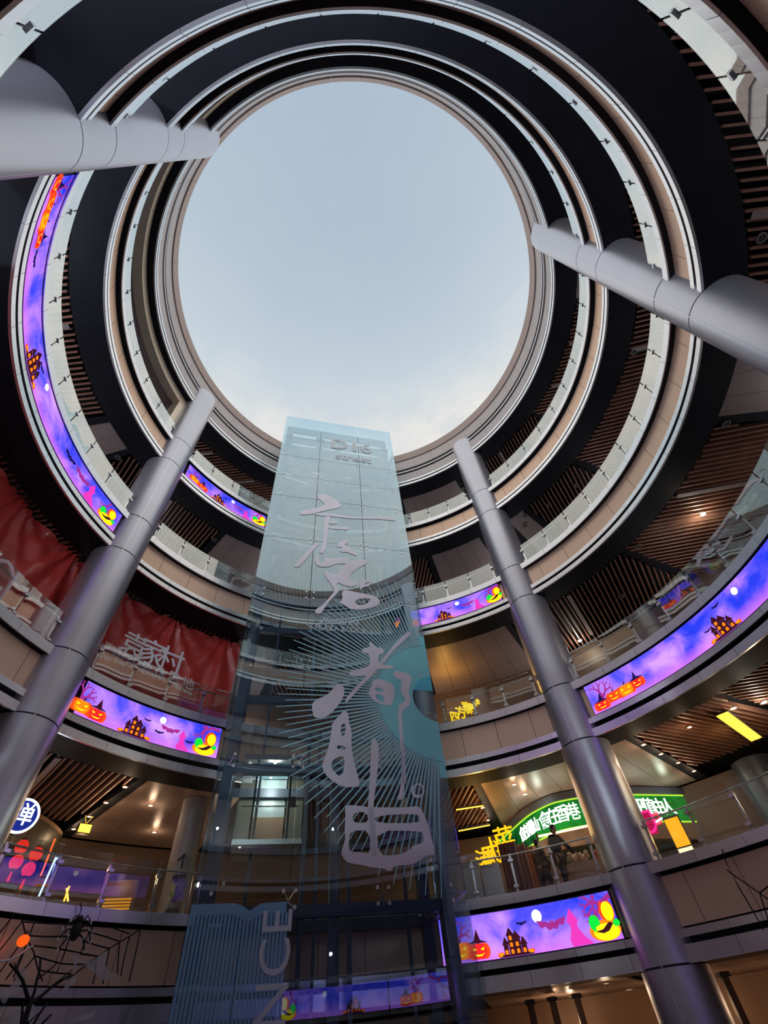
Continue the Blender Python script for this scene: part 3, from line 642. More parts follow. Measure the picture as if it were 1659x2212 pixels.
# ------------------------------------------------------------------ red fabric hoardings on the third floor
def hoarding(a0,a1,z0,z1,label,seed):
    rnd=random.Random(seed); n=int((a1-a0)*3); mz=26; vs=[]
    def f(a,t):   # swags hung from gathers at the top, pulled to low corners
        s=0
        for ac,k in gath: 
            dx=(a-ac); ang=math.atan2(dx*.18,(1.05-t)*4.2+.15); s+=k*math.exp(-abs(dx)/7)*math.sin(ang*15+k*5)
        return .14*s+.07*math.sin(a*.5+t*2.2)+.03*math.sin(a*1.1-t*3)
    gath=[(a0+(a1-a0)*q_,1) for q_ in (.12,.5,.93)] if a1-a0<40 else [(a0+3+i*13,1) for i in range(int((a1-a0)/13)+1)]
    for i in range(n+1):
        a=a0+(a1-a0)*i/n
        for j in range(mz+1):
            t=j/mz; vs.append(pol(a,11.42+f(a,t)*(1-.35*t),z0+(z1-z0)*t))
    fs=[(i*(mz+1)+j,(i+1)*(mz+1)+j,(i+1)*(mz+1)+j+1,i*(mz+1)+j+1) for i in range(n) for j in range(mz)]
    q=MB(); q.add(vs,fs); e0=empty('fabric_hoarding',pol((a0+a1)/2,11.3,z0),label,'banner')
    o=q.build('draped_fabric',M['red'],e0,True)
    b=MB(); b.ring(11.85,11.95,z0,z1,a0,a1,40); b.build('backing_board',M['wall'],e0)
    return e0
h1=hoarding(127.5,158.5,8.1,12.34,'draped red hoarding with white brush lettering beside the lift tower',1)
h2=hoarding(163.5,214,8.1,12.34,'plain draped red hoarding behind the glass at the far left edge',2)
h3=hoarding(231,244,8.1,12.34,'corner of dark red hoarding at the top left of the picture',3)
def onwall(body,px,py,r,size,m,parent,name='lettering',depth=.01,tilt=0.,offset=0.):
    p=P_r(px,py,r); a=rad(az(p)); U=Vector((math.sin(a),-math.cos(a),0)); V=Z_
    if tilt: U,V=U*math.cos(tilt)+V*math.sin(tilt),V*math.cos(tilt)-U*math.sin(tilt)
    return text_mesh(name,body,size,m,p,U,V,parent,depth=depth,offset=offset)
for ch,x,y in (('袁',288,1400),('家',327,1414),('村',368,1430)): onwall(ch,x,y,11.0,1.1,M['white'],h1,offset=.008)
for ch,x,y in (('关',222,1407),('中',255,1417),('印',287,1430),('象',316,1446),('体',346,1457),('验',376,1468),('地',406,1478)): onwall(ch,x,y,10.98,.5,M['white'],h1)
tx='The Yuan Village Guanzhong Ecosystem Life Experience'
for i,chv in enumerate(tx):
    if chv==' ': continue
    f=i/(len(tx)-1); x=212+f*200; y=1416+f*82-8*math.sin(PI*f); onwall(chv,x,y,10.96,.24,M['white'],h1)

# ------------------------------------------------------------------ downlights and ceiling fixtures
warmE=emis('warm_downlight_lens',(1,.55,.28,1),5); coolE=emis('bright_lamp_lens',(1,.95,.7,1),22)
def disc(name,p,z,lens,label,cat,group,r=.11,power=0,col=(1,.7,.45)):
    e0=empty(name,Vector((p.x,p.y,z)),label,cat,group)
    q=MB(); q.lathe((p.x,p.y,z),[(r*.72,-.035),(r,-.035),(r,.0),(r*.72,0)],20,cap=False); q.build('trim_ring',M['steel'],e0,True)
    q=MB(); q.lathe((p.x,p.y,z),[(.001,-.02),(r*.72,-.02),(r*.72,.0),(.001,.0)],20); q.build('lens',lens,e0,True)
    if power: lamp('downlight_lamp',(p.x,p.y,z-.25),power,col,.1,e0)
    return e0
for lst,lab in (((1389,1607),(1427,1627),(1464,1646),(1498,1664)),'small warm downlight right of the green sign'),(((1042,1743),(1054,1770)),'small warm downlight beside the slats just right of the lift tower'),(((271,1698),(230,1732),(194,1762),(160,1789)),'small warm downlight along the slat edge above the lantern shop'),(((1583,1528),(1488,1569)),'small warm downlight in the slats beside the yellow strip lamp'):
    for x,y in lst: disc('downlight',P_h(x,y,6.27),6.27,warmE,lab+', '+(('uppermost of four','second of four','third of four','lowest of four') if len(lst)==4 else ('nearer one','farther one'))[lst.index((x,y))],'ceiling light','warm downlights along the third-floor slat edges',.10,9)
for x,y,lab in ((1110,1693,'warm downlight in the pale panel above the arched sign, farther left'),(1134,1714,'warm downlight in the pale panel above the arched sign, farther right'),(326,1738,'warm downlight in the tan panel left of the lift tower, nearer one'),(334,1796,'warm downlight in the tan panel left of the lift tower, farther one')):
    disc('downlight',P_h(x,y,6.30),6.30,warmE,lab,'ceiling light','downlights in the pale ceiling panels',.11,6)
for x,y,z,lab in ((1518,1110,12.3,'bright white spotlight in the slats at the right, upper one'),(1252,1383,12.3,'bright white spotlight low in the slats beside the column'),(1649,1515,6.27,'bright white spotlight in the slats at the right edge')):
    disc('spotlight',P_h(x,y,z),z,coolE,lab,'ceiling light','bright spotlights in the slatted ceilings',.12,40,(1,.93,.75))
for x,y,lab in ((1308,2121,'orange downlight under the lowest picture screen, next to the column'),(1233,2150,'small downlight under the lowest picture screen, left of the orange one'),(1361,2144,'small downlight behind the foot of the right-hand column')):
    disc('downlight',P_h(x,y,.975),.975,warmE,lab,'ceiling light','downlights in the ground-floor ceiling',.09,7)
dark=mat('dark_speaker_grille',(.03,.03,.035,1),.6)
for i,(x,y,z,lab) in enumerate(((999,1056,23.94,'top gallery right of the lift tower'),(1134,1113,18.2,'dark corner right of the column foot'),(1568,915,12.3,'dark strip below the right-edge column'),(1244,1048,18.2,'dark strip, outermost of three'),(1186,1091,18.2,'dark strip, middle of three'),(1134,1135,18.2,'dark strip, innermost of three'),(1379,1179,12.3,'dark strip between the slat fields, upper one'),(1342,1288,12.3,'dark strip between the slat fields, lower one'),(1369,760,18.2,'slats left of the right-edge column'),(255,988,18.2,'gap behind the left column'),(463,1165,18.2,'dark corner left of the lift tower'),(1644,514,12.3,'black ceiling above the right-edge column'))):
    disc('ceiling_speaker',P_h(x,y,z),z,dark,'small round grey ceiling speaker in the '+lab,'speaker','round ceiling speakers',.13)
# linear lamps
def strip(p0,p1,z,w_,label,e_,power=0,col=(1,.7,.3)):
    a=P_h(*p0,z);b=P_h(*p1,z); e0=empty('strip_lamp',(a+b)/2,label,'light','linear lamps among the slats'); q=MB(); q.bar(a,b,w_+.06,.05); q.build('housing',M['joint'],e0)
    q=MB(); q.bar(a-Z_*.04,b-Z_*.04,w_,.03); q.build('diffuser',e_,e0)
    if power: lamp('strip_lamp_light',(a+b)/2-Z_*.4,power,col,.3,e0)
yE=emis('yellow_strip_glow',(1,.62,.07,1),1.6)
strip((1558,1540),(1632,1594),6.22,.36,'wide yellow strip lamp in the slats at the right',yE,20)
strip((985,1747),(1044,1738),6.22,.07,'thin yellow strip lamp right of the tower, farther from the wall',yE,10)
strip((990,1793),(1058,1780),6.22,.07,'thin yellow strip lamp right of the tower, nearer the yellow characters',yE,10)
# ------------------------------------------------------------------ added fill lamps, unseen, behind the balconies
for L,z,pw,col,rng in ((1,.3,26,(1,.62,.36),(45,60,75)),(1,.3,10,(.6,.66,1),(-150,-120,-90,-60,-30)),(2,4.6,30,(1,.70,.48),range(30,200,30)),(3,10.4,55,(.95,.9,.95),range(-60,285,30)),(4,16.2,85,(.93,.93,1),range(-60,285,30)),(5,22.2,100,(.92,.94,1),range(-60,285,30))):
    for k in rng: lamp('fill_lamp',pol(k,14.6,z),pw,col,.07)  # added point lamps that lift the dark ceilings and slats
for L,z,pw,ks in ((2,4.2,36,(-132,-96,-60)),(3,9.3,620,(-150,-126,-104,-84)),(4,15.3,480,(-150,-126,-104,-84))):
    for k in ks: lamp('fill_lamp',pol(k,14.2,z),pw,(.74,.83,1),.07)  # stronger fill added behind the viewer to brighten the tower face and films


# ------------------------------------------------------------------ second-floor food hall to the right of the tower
FL=2.80
def zat(px,py,x,y):   # height of the sight line over the plan point (x,y)
    d=ray(px,py); return d.z/math.hypot(d.x,d.y)*math.hypot(x,y)
PL=[(3.44,25.2),(3.9,23.7),(4.31,22.35),(4.65,21.56),(5.23,20.81),(5.86,20.55),(6.6,20.5),(7.6,20.6),(8.62,20.88),(9.7,21.26),(10.75,21.62)]
def cat(P,k=8):
    o=[]
    for i in range(len(P)-1):
        p0=P[max(i-1,0)];p1=P[i];p2=P[i+1];p3=P[min(i+2,len(P)-1)]
        for j in range(k):
            t=j/k; o.append(tuple(.5*((2*b)+(-a+c)*t+(2*a-5*b+4*c-d)*t*t+(-a+3*b-3*c+d)*t**3) for a,b,c,d in zip(p0,p1,p2,p3)))
    return o+[P[-1]]
PC=cat(PL)
def wallstrip(mb,P,z0,z1,th=.08,off=0.,mi=0):
    vs=[];n=len(P)
    for i,(x,y) in enumerate(P):
        a=P[max(i-1,0)];b=P[min(i+1,n-1)]; d=Vector((b[0]-a[0],b[1]-a[1],0)).normalized(); nn=Vector((d.y,-d.x,0))
        A=z0(i/(n-1)) if callable(z0) else z0; Bz=z1(i/(n-1)) if callable(z1) else z1
        p=Vector((x,y,0))+nn*off; q_=p-nn*th
        vs+=[(p.x,p.y,A),(p.x,p.y,Bz),(q_.x,q_.y,Bz),(q_.x,q_.y,A)]
    fs=[(i*4+j,i*4+(j+1)%4,i*4+4+(j+1)%4,i*4+4+j) for i in range(n-1) for j in range(4)]+[(0,1,2,3),((n-1)*4+3,(n-1)*4+2,(n-1)*4+1,(n-1)*4)]
    mb.add(vs,fs,mi)
sg=empty('shop_sign',(6.6,20.5,5.6),'long curved green lit sign with white characters under a dark cornice','sign')
q=MB(); wallstrip(q,PC,6.03,6.27,.3,.12); q.build('cornice',M['towersteel'],sg)
gm,gt=newmat('lit_green_sign_face'); o_=N('ShaderNodeOutputMaterial',gt); e_=N('ShaderNodeEmission',gt); n_=N('ShaderNodeTexNoise',gt); n_.inputs['Scale'].default_value=.9; tcx=N('ShaderNodeTexCoord',gt); gt.links.new(tcx.outputs['Object'],n_.inputs['Vector'])
c_=N('ShaderNodeValToRGB',gt); c_.color_ramp.elements[0].position=.35; c_.color_ramp.elements[0].color=srgb(10,60,25); c_.color_ramp.elements[1].position=.7; c_.color_ramp.elements[1].color=srgb(40,150,50); gt.links.new(n_.outputs['Fac'],c_.inputs[0]); gt.links.new(c_.outputs[0],e_.inputs[0]); gt.links.new(e_.outputs[0],o_.inputs[0])
SB=5.12
q=MB(); wallstrip(q,PC,SB,6.03,.1); q.build('sign_face',gm,sg)
q=MB(); wallstrip(q,PC,SB-.05,SB,.12,.03); wallstrip(q,PC,5.99,6.04,.12,.03); q.build('neon_edge',emis('yellow_green_edge_light',srgb(180,230,60),1.2),sg)
wl=emis('white_sign_letter_light',(.9,1,.95,1),1.4); yl=emis('yellow_neon_letter',srgb(255,185,20),1.5)
def plan_at(px,P=PC):
    d=ray(px,1750); b=math.atan2(d.y,d.x); best=None
    for i in range(len(P)-1):
        b0=math.atan2(P[i][1],P[i][0]); b1=math.atan2(P[i+1][1],P[i+1][0])
        if min(b0,b1)<=b<=max(b0,b1):
            t=(b-b0)/(b1-b0+1e-9); x=P[i][0]+(P[i+1][0]-P[i][0])*t; y=P[i][1]+(P[i+1][1]-P[i][1])*t
            return x,y,Vector((P[i+1][0]-P[i][0],P[i+1][1]-P[i][1],0)).normalized()
    return P[0][0],P[0][1],Vector((P[1][0]-P[0][0],P[1][1]-P[0][1],0)).normalized()
for ch,px,sz in (('食',1118,.52),('在',1127,.52),('潮',1138,.52),('汕',1149,.52),('食',1172,.60),('在',1191,.60),('香',1212,.60),('港',1234,.60),('平',1383,.60),('值',1404,.60),('由',1425,.60),('人',1444,.60)):
    x,y,U=plan_at(px); nn=Vector((U.y,-U.x,0)); text_mesh('sign_character',ch,sz,wl,Vector((x,y,5.56))+nn*.06,U,Z_,sg,depth=.02,offset=.004)
q=MB(); wallstrip(q,PC,lambda t:4.55+.0*t,SB-.05,.25); q.build('brown_header',M['wallwarm'],sg)
lamp('sign_glow_lamp',Vector((7.4,19.9,5.75)),14,(.8,1,.85),.15,sg); lamp('sign_glow_lamp',Vector((4.9,20.6,5.75)),8,(.8,1,.85),.15,sg); lamp('sign_glow_lamp',Vector((10.,20.7,5.75)),9,(.8,1,.85),.15,sg)
ys=empty('shop_sign',(3.4,23,4.8),'yellow neon characters stepping down left of the green sign','sign')
for ch,px,py,sz in (('菜',1090,1816,.85),('川',1076,1832,.8),('式',1062,1846,.75),('港',1049,1862,.75)):
    x,y=plan_at(max(px,1076))[:2]; d=ray(px,py); d/=math.hypot(d.x,d.y); p=d*20.8
    text_mesh('sign_character',ch,sz,yl,p,Vector((.93,-.37,0)),Z_,ys,depth=.02,offset=.004)
lamp('yellow_neon_glow',Vector((2.6,20.6,5.2)),26,(1,.5,.08),.15,ys); lamp('yellow_neon_glow',Vector((2.2,19.8,5.9)),9,(1,.45,.06),.15,ys)
# third-floor amber shop
amb=emis('amber_letter',srgb(255,215,30),1.15)
asg=empty('shop_sign',P_r(990,1545,12.3),'amber-lit brush characters glowing behind the third-floor glass, right of the tower','sign')
for ch,px,py,sz in (('四',983,1550,.52),('方',996,1541,.6),('寨',1010,1531,.6),('面',1020,1527,.26),('小',1026,1522,.26),('食',1032,1516,.26)):
    p=P_r(px,py,12.3); text_mesh('sign_character',ch,sz,amb,p,Vector((.85,.5,0)),Z_,asg,depth=.02,offset=.004)
lamp('amber_wash_lamp',Vector((P_r(975,1500,13.4).x,P_r(975,1500,13.4).y,11.3)),75,(1,.52,.08),.12,asg)
# counters, lockers, food stall
def box_thing(name,label,cat_,c,U,w_,d_,z0,z1,m,parts=None,group=None):
    U=U.normalized(); W=Vector((-U.y,U.x,0)); e0=empty(name,(c.x,c.y,z0),label,cat_,group); q=MB(); q.box((c.x,c.y,(z0+z1)/2),U*w_/2,W*d_/2,Z_*(z1-z0)/2); q.build('body',m,e0); return e0,U,W
wp=mat('white_lacquer_panel',(.62,.60,.66,1),.3,.1)
for i,(px,lab) in enumerate(((1022,'pale grey cabinet beside the lift tower behind the glass, left one'),(1066,'pale grey cabinet behind the glass below the yellow characters, right one'))):
    p=P_r(px,1905,10.75); ct_=P_r(px,1874,10.75).z; e0,U,W=box_thing('cabinet',lab,'cabinet',p,Vector((1,-.25,0)),.60,.4,FL,ct_,wp,group='pale cabinets behind the glass')
    q=MB(); q.box((p.x,p.y,ct_+.03),U*.31,W*.22,Z_*.03); q.build('counter_top',M['steel'],e0)
    q=MB(); q.box((p.x-W.x*.21,p.y-W.y*.21,(FL+ct_)/2),U*.27,W*.012,Z_*(ct_-FL)*.42); q.build('door',wp,e0)
p=P_r(1258,1880,12.7); st_,U,W=box_thing('food_stall','warm-lit food stall counter heaped with produce beside the column','stall',p,Vector((1,-.35,0)),2.4,.9,FL,3.75,M['wallwarm'])
rnd=random.Random(3); hp=[mat('green_leaf_heap',(.10,.22,.05,1),.5),mat('pale_food_heap',(.6,.5,.42,1),.5),mat('red_food_heap',(.45,.12,.08,1),.5)]
for k_,nm in enumerate(('leafy_greens','pale_dumplings','red_sausages')):
    q=MB()
    for i in range(34): q.ball((p.x+U.x*(-.8+.8*k_+rnd.uniform(-.36,.36))-W.x*rnd.uniform(0,.3),p.y+U.y*(-.8+.8*k_+rnd.uniform(-.36,.36))-W.y*rnd.uniform(0,.3),3.86+rnd.uniform(-.02,.14)),rnd.uniform(.05,.1),n=8)
    o_=q.build(nm,hp[k_],None,True); tag(origin(o_,(p.x,p.y,3.78)),('heap of leafy greens on the food stall','heap of pale dumplings on the food stall','heap of dark red sausages on the food stall')[k_],'food',kind='stuff')
q=MB(); q.bar(p+U*1.1+Z_*(4.75-p.z),p-U*1.1+Z_*(4.75-p.z),.08,.05); q.build('strip_light',emis('warm_stall_strip',(1,.6,.25,1),4),st_)
for s_ in (-1.15,1.15):
    q=MB(); q.box(Vector((p.x,p.y,4.3))+U*s_,U*.03,W*.03,Z_*.55); q.build('upright',M['wall'],st_)
lamp('stall_lamp',Vector((p.x,p.y,4.6)),16,(1,.68,.4),.1,st_)
# tall brown curtain panels left of the two people
for i,px in enumerate((1108,1128,1146)):
    pp=P_r(px,1880,12.6+i*.3); q=MB(); n=14; vs=[]
    for j in range(n+1):
        for z in (FL,4.75-.05*i): vs.append((pp.x+(j/n-.5)*.62,pp.y-(j/n-.5)*.2+.05*math.sin(j*1.9),z))
    q.add(vs,[(2*j,2*j+2,2*j+3,2*j+1) for j in range(n)]); o_=q.build('curtain',mat('dark_maroon_curtain_%d'%i,(.14+.08*i,.05+.03*i,.05,1),.6),None,True); tag(origin(o_,(pp.x,pp.y,FL)),('dark maroon curtain panel behind the railing, leftmost of three','maroon curtain panel, middle of three behind the railing','brown curtain panel beside the walking people, rightmost of three')[i],'curtain',group='curtain panels in the food hall')
# menu light box, neon, dark round pillar
pp=P_r(1468,1806,12.2); U=Vector((.8,-.6,0)); mb_,U,W=box_thing('menu_board','glowing yellow menu light box hanging in the dark passage','light box',pp,U,.46,.1,pp.z-.52,pp.z+.52,M['joint'])
q=MB(); q.box(Vector((pp.x,pp.y,pp.z+.1))-W*.055,U*.21,W*.006,Z_*.36); q.build('picture_panel',emis('orange_menu_picture',srgb(255,165,30),1.5),mb_)
q=MB(); q.box(Vector((pp.x,pp.y,pp.z-.4))-W*.055,U*.21,W*.006,Z_*.1); q.build('price_panel',emis('cream_menu_panel',srgb(255,235,180),1.6),mb_)
lamp('menu_glow',Vector((pp.x,pp.y,pp.z))-W*.5,8,(1,.6,.25),.1,mb_)
for px,py,r,cl_,sz,lab in ((1399,1775,13.0,(255,30,110),.42,'pink neon shape beside the column, larger one'),(1419,1768,13.6,(255,60,80),.2,'small red neon shape beside the blue neon tube')):
    pp=P_r(px,py,r); q=MB(); e0=empty('neon_sign',pp,lab,'neon sign'); U=Vector((.85,-.5,0))
    q.tube([pp+U*(sz*.5*math.cos(t))+Z_*(sz*math.sin(t)*(1 if math.cos(t*2)>0 else .7)) for t in [k*PI/8 for k in range(17)]],.035,6); q.build('neon_tube',emis('pink_neon_%d'%px,srgb(*cl_),2.5),e0,True)
    q=MB(); q.box(pp+Vector((.05,.1,0)),U*sz*.45,Vector((.3,.5,0))*.03,Z_*sz*.8); q.build('panel',emis('dim_neon_panel_%d'%px,srgb(cl_[0],cl_[1],cl_[2]),.55),e0)
a_=P_r(1416,1776,13.4); b_=P_r(1431,1767,13.4); q=MB(); q.tube([a_,b_],.03,6); o_=q.build('neon_tube',emis('cyan_white_neon',(.5,.95,1,1),3)); tag(origin(o_,a_),'short slanting cyan-white neon tube next to the pink neon','neon sign')
pp=P_r(1408,1830,11.6); q=MB(); q.box((pp.x,pp.y,4.0),Vector((.05,0,0)),Vector((0,.05,0)),Z_*.95); o_=q.build('light_tube',emis('orange_red_tube',srgb(255,110,30),2)); tag(origin(o_,(pp.x,pp.y,FL)),'upright orange light tube at the edge of the right-hand column','neon sign')
pp=P_h(1625,1648,6.2); pl=empty('round_pillar',(pp.x,pp.y,FL),'dark round pillar behind the glass at the right edge of the second floor','pillar')
q=MB(); q.lathe((pp.x,pp.y,0),[(.72,FL),(.72,6.25)],40); q.build('shaft',mat('dark_blue_grey_pillar',(.10,.11,.14,1),.35,.4),pl,True)
q=MB(); q.lathe((pp.x,pp.y,0),[(.78,FL),(.78,FL+.15),(.73,FL+.18)],40); q.build('base_ring',M['steel'],pl,True)

# ------------------------------------------------------------------ people
skin=mat('skin',(.45,.28,.2,1),.5); blk=mat('black_cloth',(.012,.012,.015,1),.8); blk2=mat('charcoal_cloth',(.03,.028,.03,1),.8); hairm=mat('black_hair',(.01,.009,.009,1),.5)
def skin_mesh(name,verts,edges,radii,m,parent,root=0,sub=2):
    me=bpy.data.meshes.new(name); me.from_pydata(verts,edges,[]); o=bpy.data.objects.new(name,me); COL.objects.link(o)
    md=o.modifiers.new('s','SKIN'); md.use_smooth_shade=True
    if not me.skin_vertices: 
        bpy.context.view_layer.objects.active=o; o.select_set(True); bpy.ops.mesh.customdata_skin_add()
    for i,r in enumerate(radii): me.skin_vertices[0].data[i].radius=(r,r) if not isinstance(r,tuple) else r; 
    me.skin_vertices[0].data[root].use_root=True
    s_=o.modifiers.new('u','SUBSURF'); s_.levels=sub; s_.render_levels=sub
    bpy.context.view_layer.update(); nm=bpy.data.meshes.new_from_object(o.evaluated_get(bpy.context.evaluated_depsgraph_get())); bpy.data.objects.remove(o)
    nm.name=name; nm.materials.clear(); nm.materials.append(m); o=bpy.data.objects.new(name,nm); COL.objects.link(o); o.parent=parent; return o
def person(loc,face,h,label,armR,armL,topm,lean=0.):
    """pelvis-rooted skeleton, x = to the person's left, y = forward"""
    e0=empty('person',(0,0,0),label,'person'); k=h/1.72
    V=[];E=[];Rr=[]
    def add(p,r,par=None): V.append(tuple(c*k for c in p)); Rr.append(tuple(x*k for x in r) if isinstance(r,tuple) else r*k); 
    ids={}
    def nd(n,p,r,par=None):
        add(p,r); ids[n]=len(V)-1
        if par is not None: E.append((ids[par],ids[n]))
    nd('pel',(0,0,.95),(.15,.11)); nd('wst',(0,lean*.15,1.12),(.125,.09),'pel'); nd('chs',(0,lean*.5,1.32),(.155,.10),'wst'); nd('nkb',(0,lean*.8,1.44),(.07,.06),'chs'); nd('nk',(0,lean*.95+.01,1.50),.05,'nkb')
    nd('hd1',(0,lean*1.1+.02,1.56),(.066,.08),'nk'); nd('hd2',(0,lean*1.2+.025,1.64),(.074,.092),'hd1'); nd('hd3',(0,lean*1.2+.01,1.70),(.052,.065),'hd2')
    nd('nose',(0,lean*1.2+.125,1.612),.012,'hd2')
    for sd,n_,arm in ((1,'L',armL),(-1,'R',armR)):
        nd('sh'+n_,(sd*.17,lean*.7,1.41),.06,'chs')
        el,wr,tip=arm; nd('el'+n_,el,.042,'sh'+n_); nd('wr'+n_,wr,.027,'el'+n_)
        w_=Vector(wr); t_=(Vector(tip)-w_).normalized(); sdv=t_.cross(Vector((0,1,0))); 
        if sdv.length<.2: sdv=t_.cross(Vector((1,0,0)))
        sdv.normalize(); cv=t_.cross(sdv)
        pm=w_+t_*.075; nd('pm'+n_,tuple(pm),(.036,.016),'wr'+n_)
        for f_,(o_,ln) in enumerate(((-.03,.062),(-.011,.075),(.010,.07),(.03,.055))):
            b=w_+t_*.098+sdv*o_; nd('f%d'%f_+n_,tuple(b),.009,'pm'+n_); m1=b+t_*ln*.55+cv*.012; nd('g%d'%f_+n_,tuple(m1),.008,'f%d'%f_+n_); nd('h%d'%f_+n_,tuple(m1+t_*ln*.4+cv*.022),.0065,'g%d'%f_+n_)
        tb=w_+t_*.045-sdv*.036; nd('t1'+n_,tuple(tb),.011,'pm'+n_); nd('t2'+n_,tuple(tb+t_*.045-sdv*.022),.009,'t1'+n_)
        nd('hp'+n_,(sd*.095,0,.88),.095,'pel'); nd('kn'+n_,(sd*.11,.03+.1*sd,.50),.062,'hp'+n_); nd('an'+n_,(sd*.11,-.02+.14*sd,.09),.04,'kn'+n_); nd('to'+n_,(sd*.12,.14+.14*sd,.035),(.045,.03),'an'+n_)
    b_=skin_mesh('body',V,E,Rr,skin,e0)
    def sub(names_,f,m,nm,ext=0):
        vs=[V[ids[n]] for n in names_]; idx={ids[n]:i for i,n in enumerate(names_)}
        es=[(idx[a],idx[b]) for a,b in E if a in idx and b in idx]; rr=[tuple(x*f+.012 for x in (Rr[ids[n]] if isinstance(Rr[ids[n]],tuple) else (Rr[ids[n]],)*2)) for n in names_]
        return skin_mesh(nm,vs,es,rr,m,e0)
    sub(['pel','wst','chs','nkb','shL','elL','wrL','shR','elR','wrR'],1.18,topm,'jacket'); sub(['pel','hpL','knL','anL','hpR','knR','anR'],1.2,blk,'trousers')
    q=MB(); q.ball((0,(lean*1.2-.012)*k,1.665*k),.088*k,.105*k,.088*k,14); q.ball((0,(lean*1.2-.05)*k,1.60*k),.075*k,.055*k,.08*k,12); q.build('hair',hairm,e0,True)
    for sd in (1,-1):
        q=MB(); q.ball((sd*.03*k,(lean*1.2+.105)*k,1.632*k),.011*k,n=8); q.build('eye',mat('eye_%d'%sd,(.05,.04,.04,1),.2),e0,True)
        q=MB(); q.ball((sd*.083*k,(lean*1.2+.015)*k,1.615*k),.012*k,.022*k,.032*k,10); q.build('ear',skin,e0,True)
    e0.location=loc; e0.rotation_euler=(0,0,face); return e0
pA=P_r(1208,1855,11.15); pB=P_r(1168,1860,11.75)
person((pA.x,pA.y,FL),rad(-150),1.78,'person in black seen from behind the glass with one arm stretched out low',((-.34,.12,1.2),(-.50,.25,1.0),(-.58,.32,.9)),((.27,.05,1.14),(.25,.16,.9),(.25,.2,.8)),blk,.10)
person((pB.x,pB.y,FL),rad(-60),1.66,'person in dark clothes at the left of the taller one in black',((-.24,.0,1.14),(-.24,.1,.9),(-.24,.14,.8)),((.24,.02,1.14),(.22,.18,.95),(.18,.27,.92)),blk2,.03)

# ------------------------------------------------------------------ left second floor: lantern shop
PLF=cat([(-13.6,13.6),(-13.35,14.9),(-13.15,16.2),(-13.1,17.3),(-13.3,18.4),(-13.6,18.9)])
ls=empty('lantern_shop',(-13.2,16.5,FL),'curved dark shopfront with red lanterns inside, left on the second floor','shop front')
q=MB(); wallstrip(q,PLF[::-1],5.25,6.26,.2); q.build('curved_header',mat('dark_olive_header',(.10,.085,.06,1),.4,.2),ls)
q=MB(); wallstrip(q,PLF[::-1],6.16,6.27,.3,.08); q.build('cornice',M['wallwarm'],ls)
q=MB(); wallstrip(q,PLF[::-1],FL,3.6,.12); q.build('low_wall',M['wall'],ls)
for i in (0,13,26,len(PLF)-1):
    x,y=PLF[i]; q=MB(); q.box((x,y,4.1),Vector((.06,0,0)),Vector((0,.06,0)),Z_*1.3); q.build('post',M['wallwarm'],ls)
rp=P_r(46,1763,12.1); rs=empty('round_sign',rp,'round white-ringed blue lit sign with a white character beside the left column','sign')
nn=(Vector((CX,CY,0))-Vector((rp.x,rp.y,0))).normalized(); vd=-Vector((rp.x,rp.y,0)).normalized(); nn=(nn+vd*1.2).normalized(); U=Vector((-nn.y,nn.x,0)); 
q=MB(); q.lathe(rp-nn*.06,[(.001,0),(.42,0),(.42,.1),(.001,.1)],40,ax=(U,Z_,nn)); q.build('sign_drum',M['joint'],rs)
q=MB(); q.lathe(rp+nn*.045,[(.001,0),(.36,0),(.36,.01),(.001,.01)],40,ax=(U,Z_,nn)); q.build('blue_face',emis('blue_sign_face',srgb(35,50,150),.9),rs)
q=MB(); q.lathe(rp+nn*.045,[(.36,0),(.42,0),(.42,.02),(.36,.02)],40,cap=False,ax=(U,Z_,nn)); q.build('white_ring',emis('white_ring_light',(.85,.92,1,1),1.8),rs)
text_mesh('sign_character','弹',.56,emis('white_blue_character',(.85,.92,1,1),1.8),rp+nn*.07,U,Z_,rs,depth=.01,offset=.004)
lamp('round_sign_glow',rp+nn*.5,5,(.6,.75,1),.1,rs)
lant=None; lr=emis('red_lantern_paper',srgb(235,45,30),1.1)
for px,py,lab in ((47,1829,'red paper lantern, upper left of the four'),(78,1845,'red paper lantern, upper right of the four'),(35,1862,'red paper lantern, lower left of the four'),(62,1878,'red paper lantern, lower right of the four')):
    p=P_r(px,py,12.9)
    if lant is None:
        e0=empty('paper_lantern',p,lab,'lantern','red paper lanterns in the left shop'); q=MB(); vs=[]
        for i in range(24):
            rr=1+.07*(i%2)
            for j in range(9):
                t=PI*j/8; vs.append(p+Vector((.155*rr*math.sin(t)*math.cos(i*PI/12),.155*rr*math.sin(t)*math.sin(i*PI/12),.17*math.cos(t))))
        q.add(vs,[(i*9+j,i*9+j+1,((i+1)%24)*9+j+1,((i+1)%24)*9+j) for i in range(24) for j in range(8)]); q.build('paper_body',lr,e0,True)
        q=MB()
        for zz in (.17,-.17): q.lathe(p+Z_*zz,[(.001,-.02),(.07,-.02),(.07,.02),(.001,.02)],16)
        q.build('cap',M['joint'],e0); q=MB(); q.tube([p+Z_*.2,p+Z_*(5.3-p.z)],.006,5); q.build('cord',M['joint'],e0); q=MB(); q.tube([p-Z_*.22,p-Z_*.42],[.02,.035],8); q.build('tassel',lr,e0); lant=e0; src=p
    else:
        c=copy_tree(lant); c.location=p; c['label']=lab
lamp('lantern_glow',P_r(58,1850,12.6),5,(1,.35,.2),.1,ls)
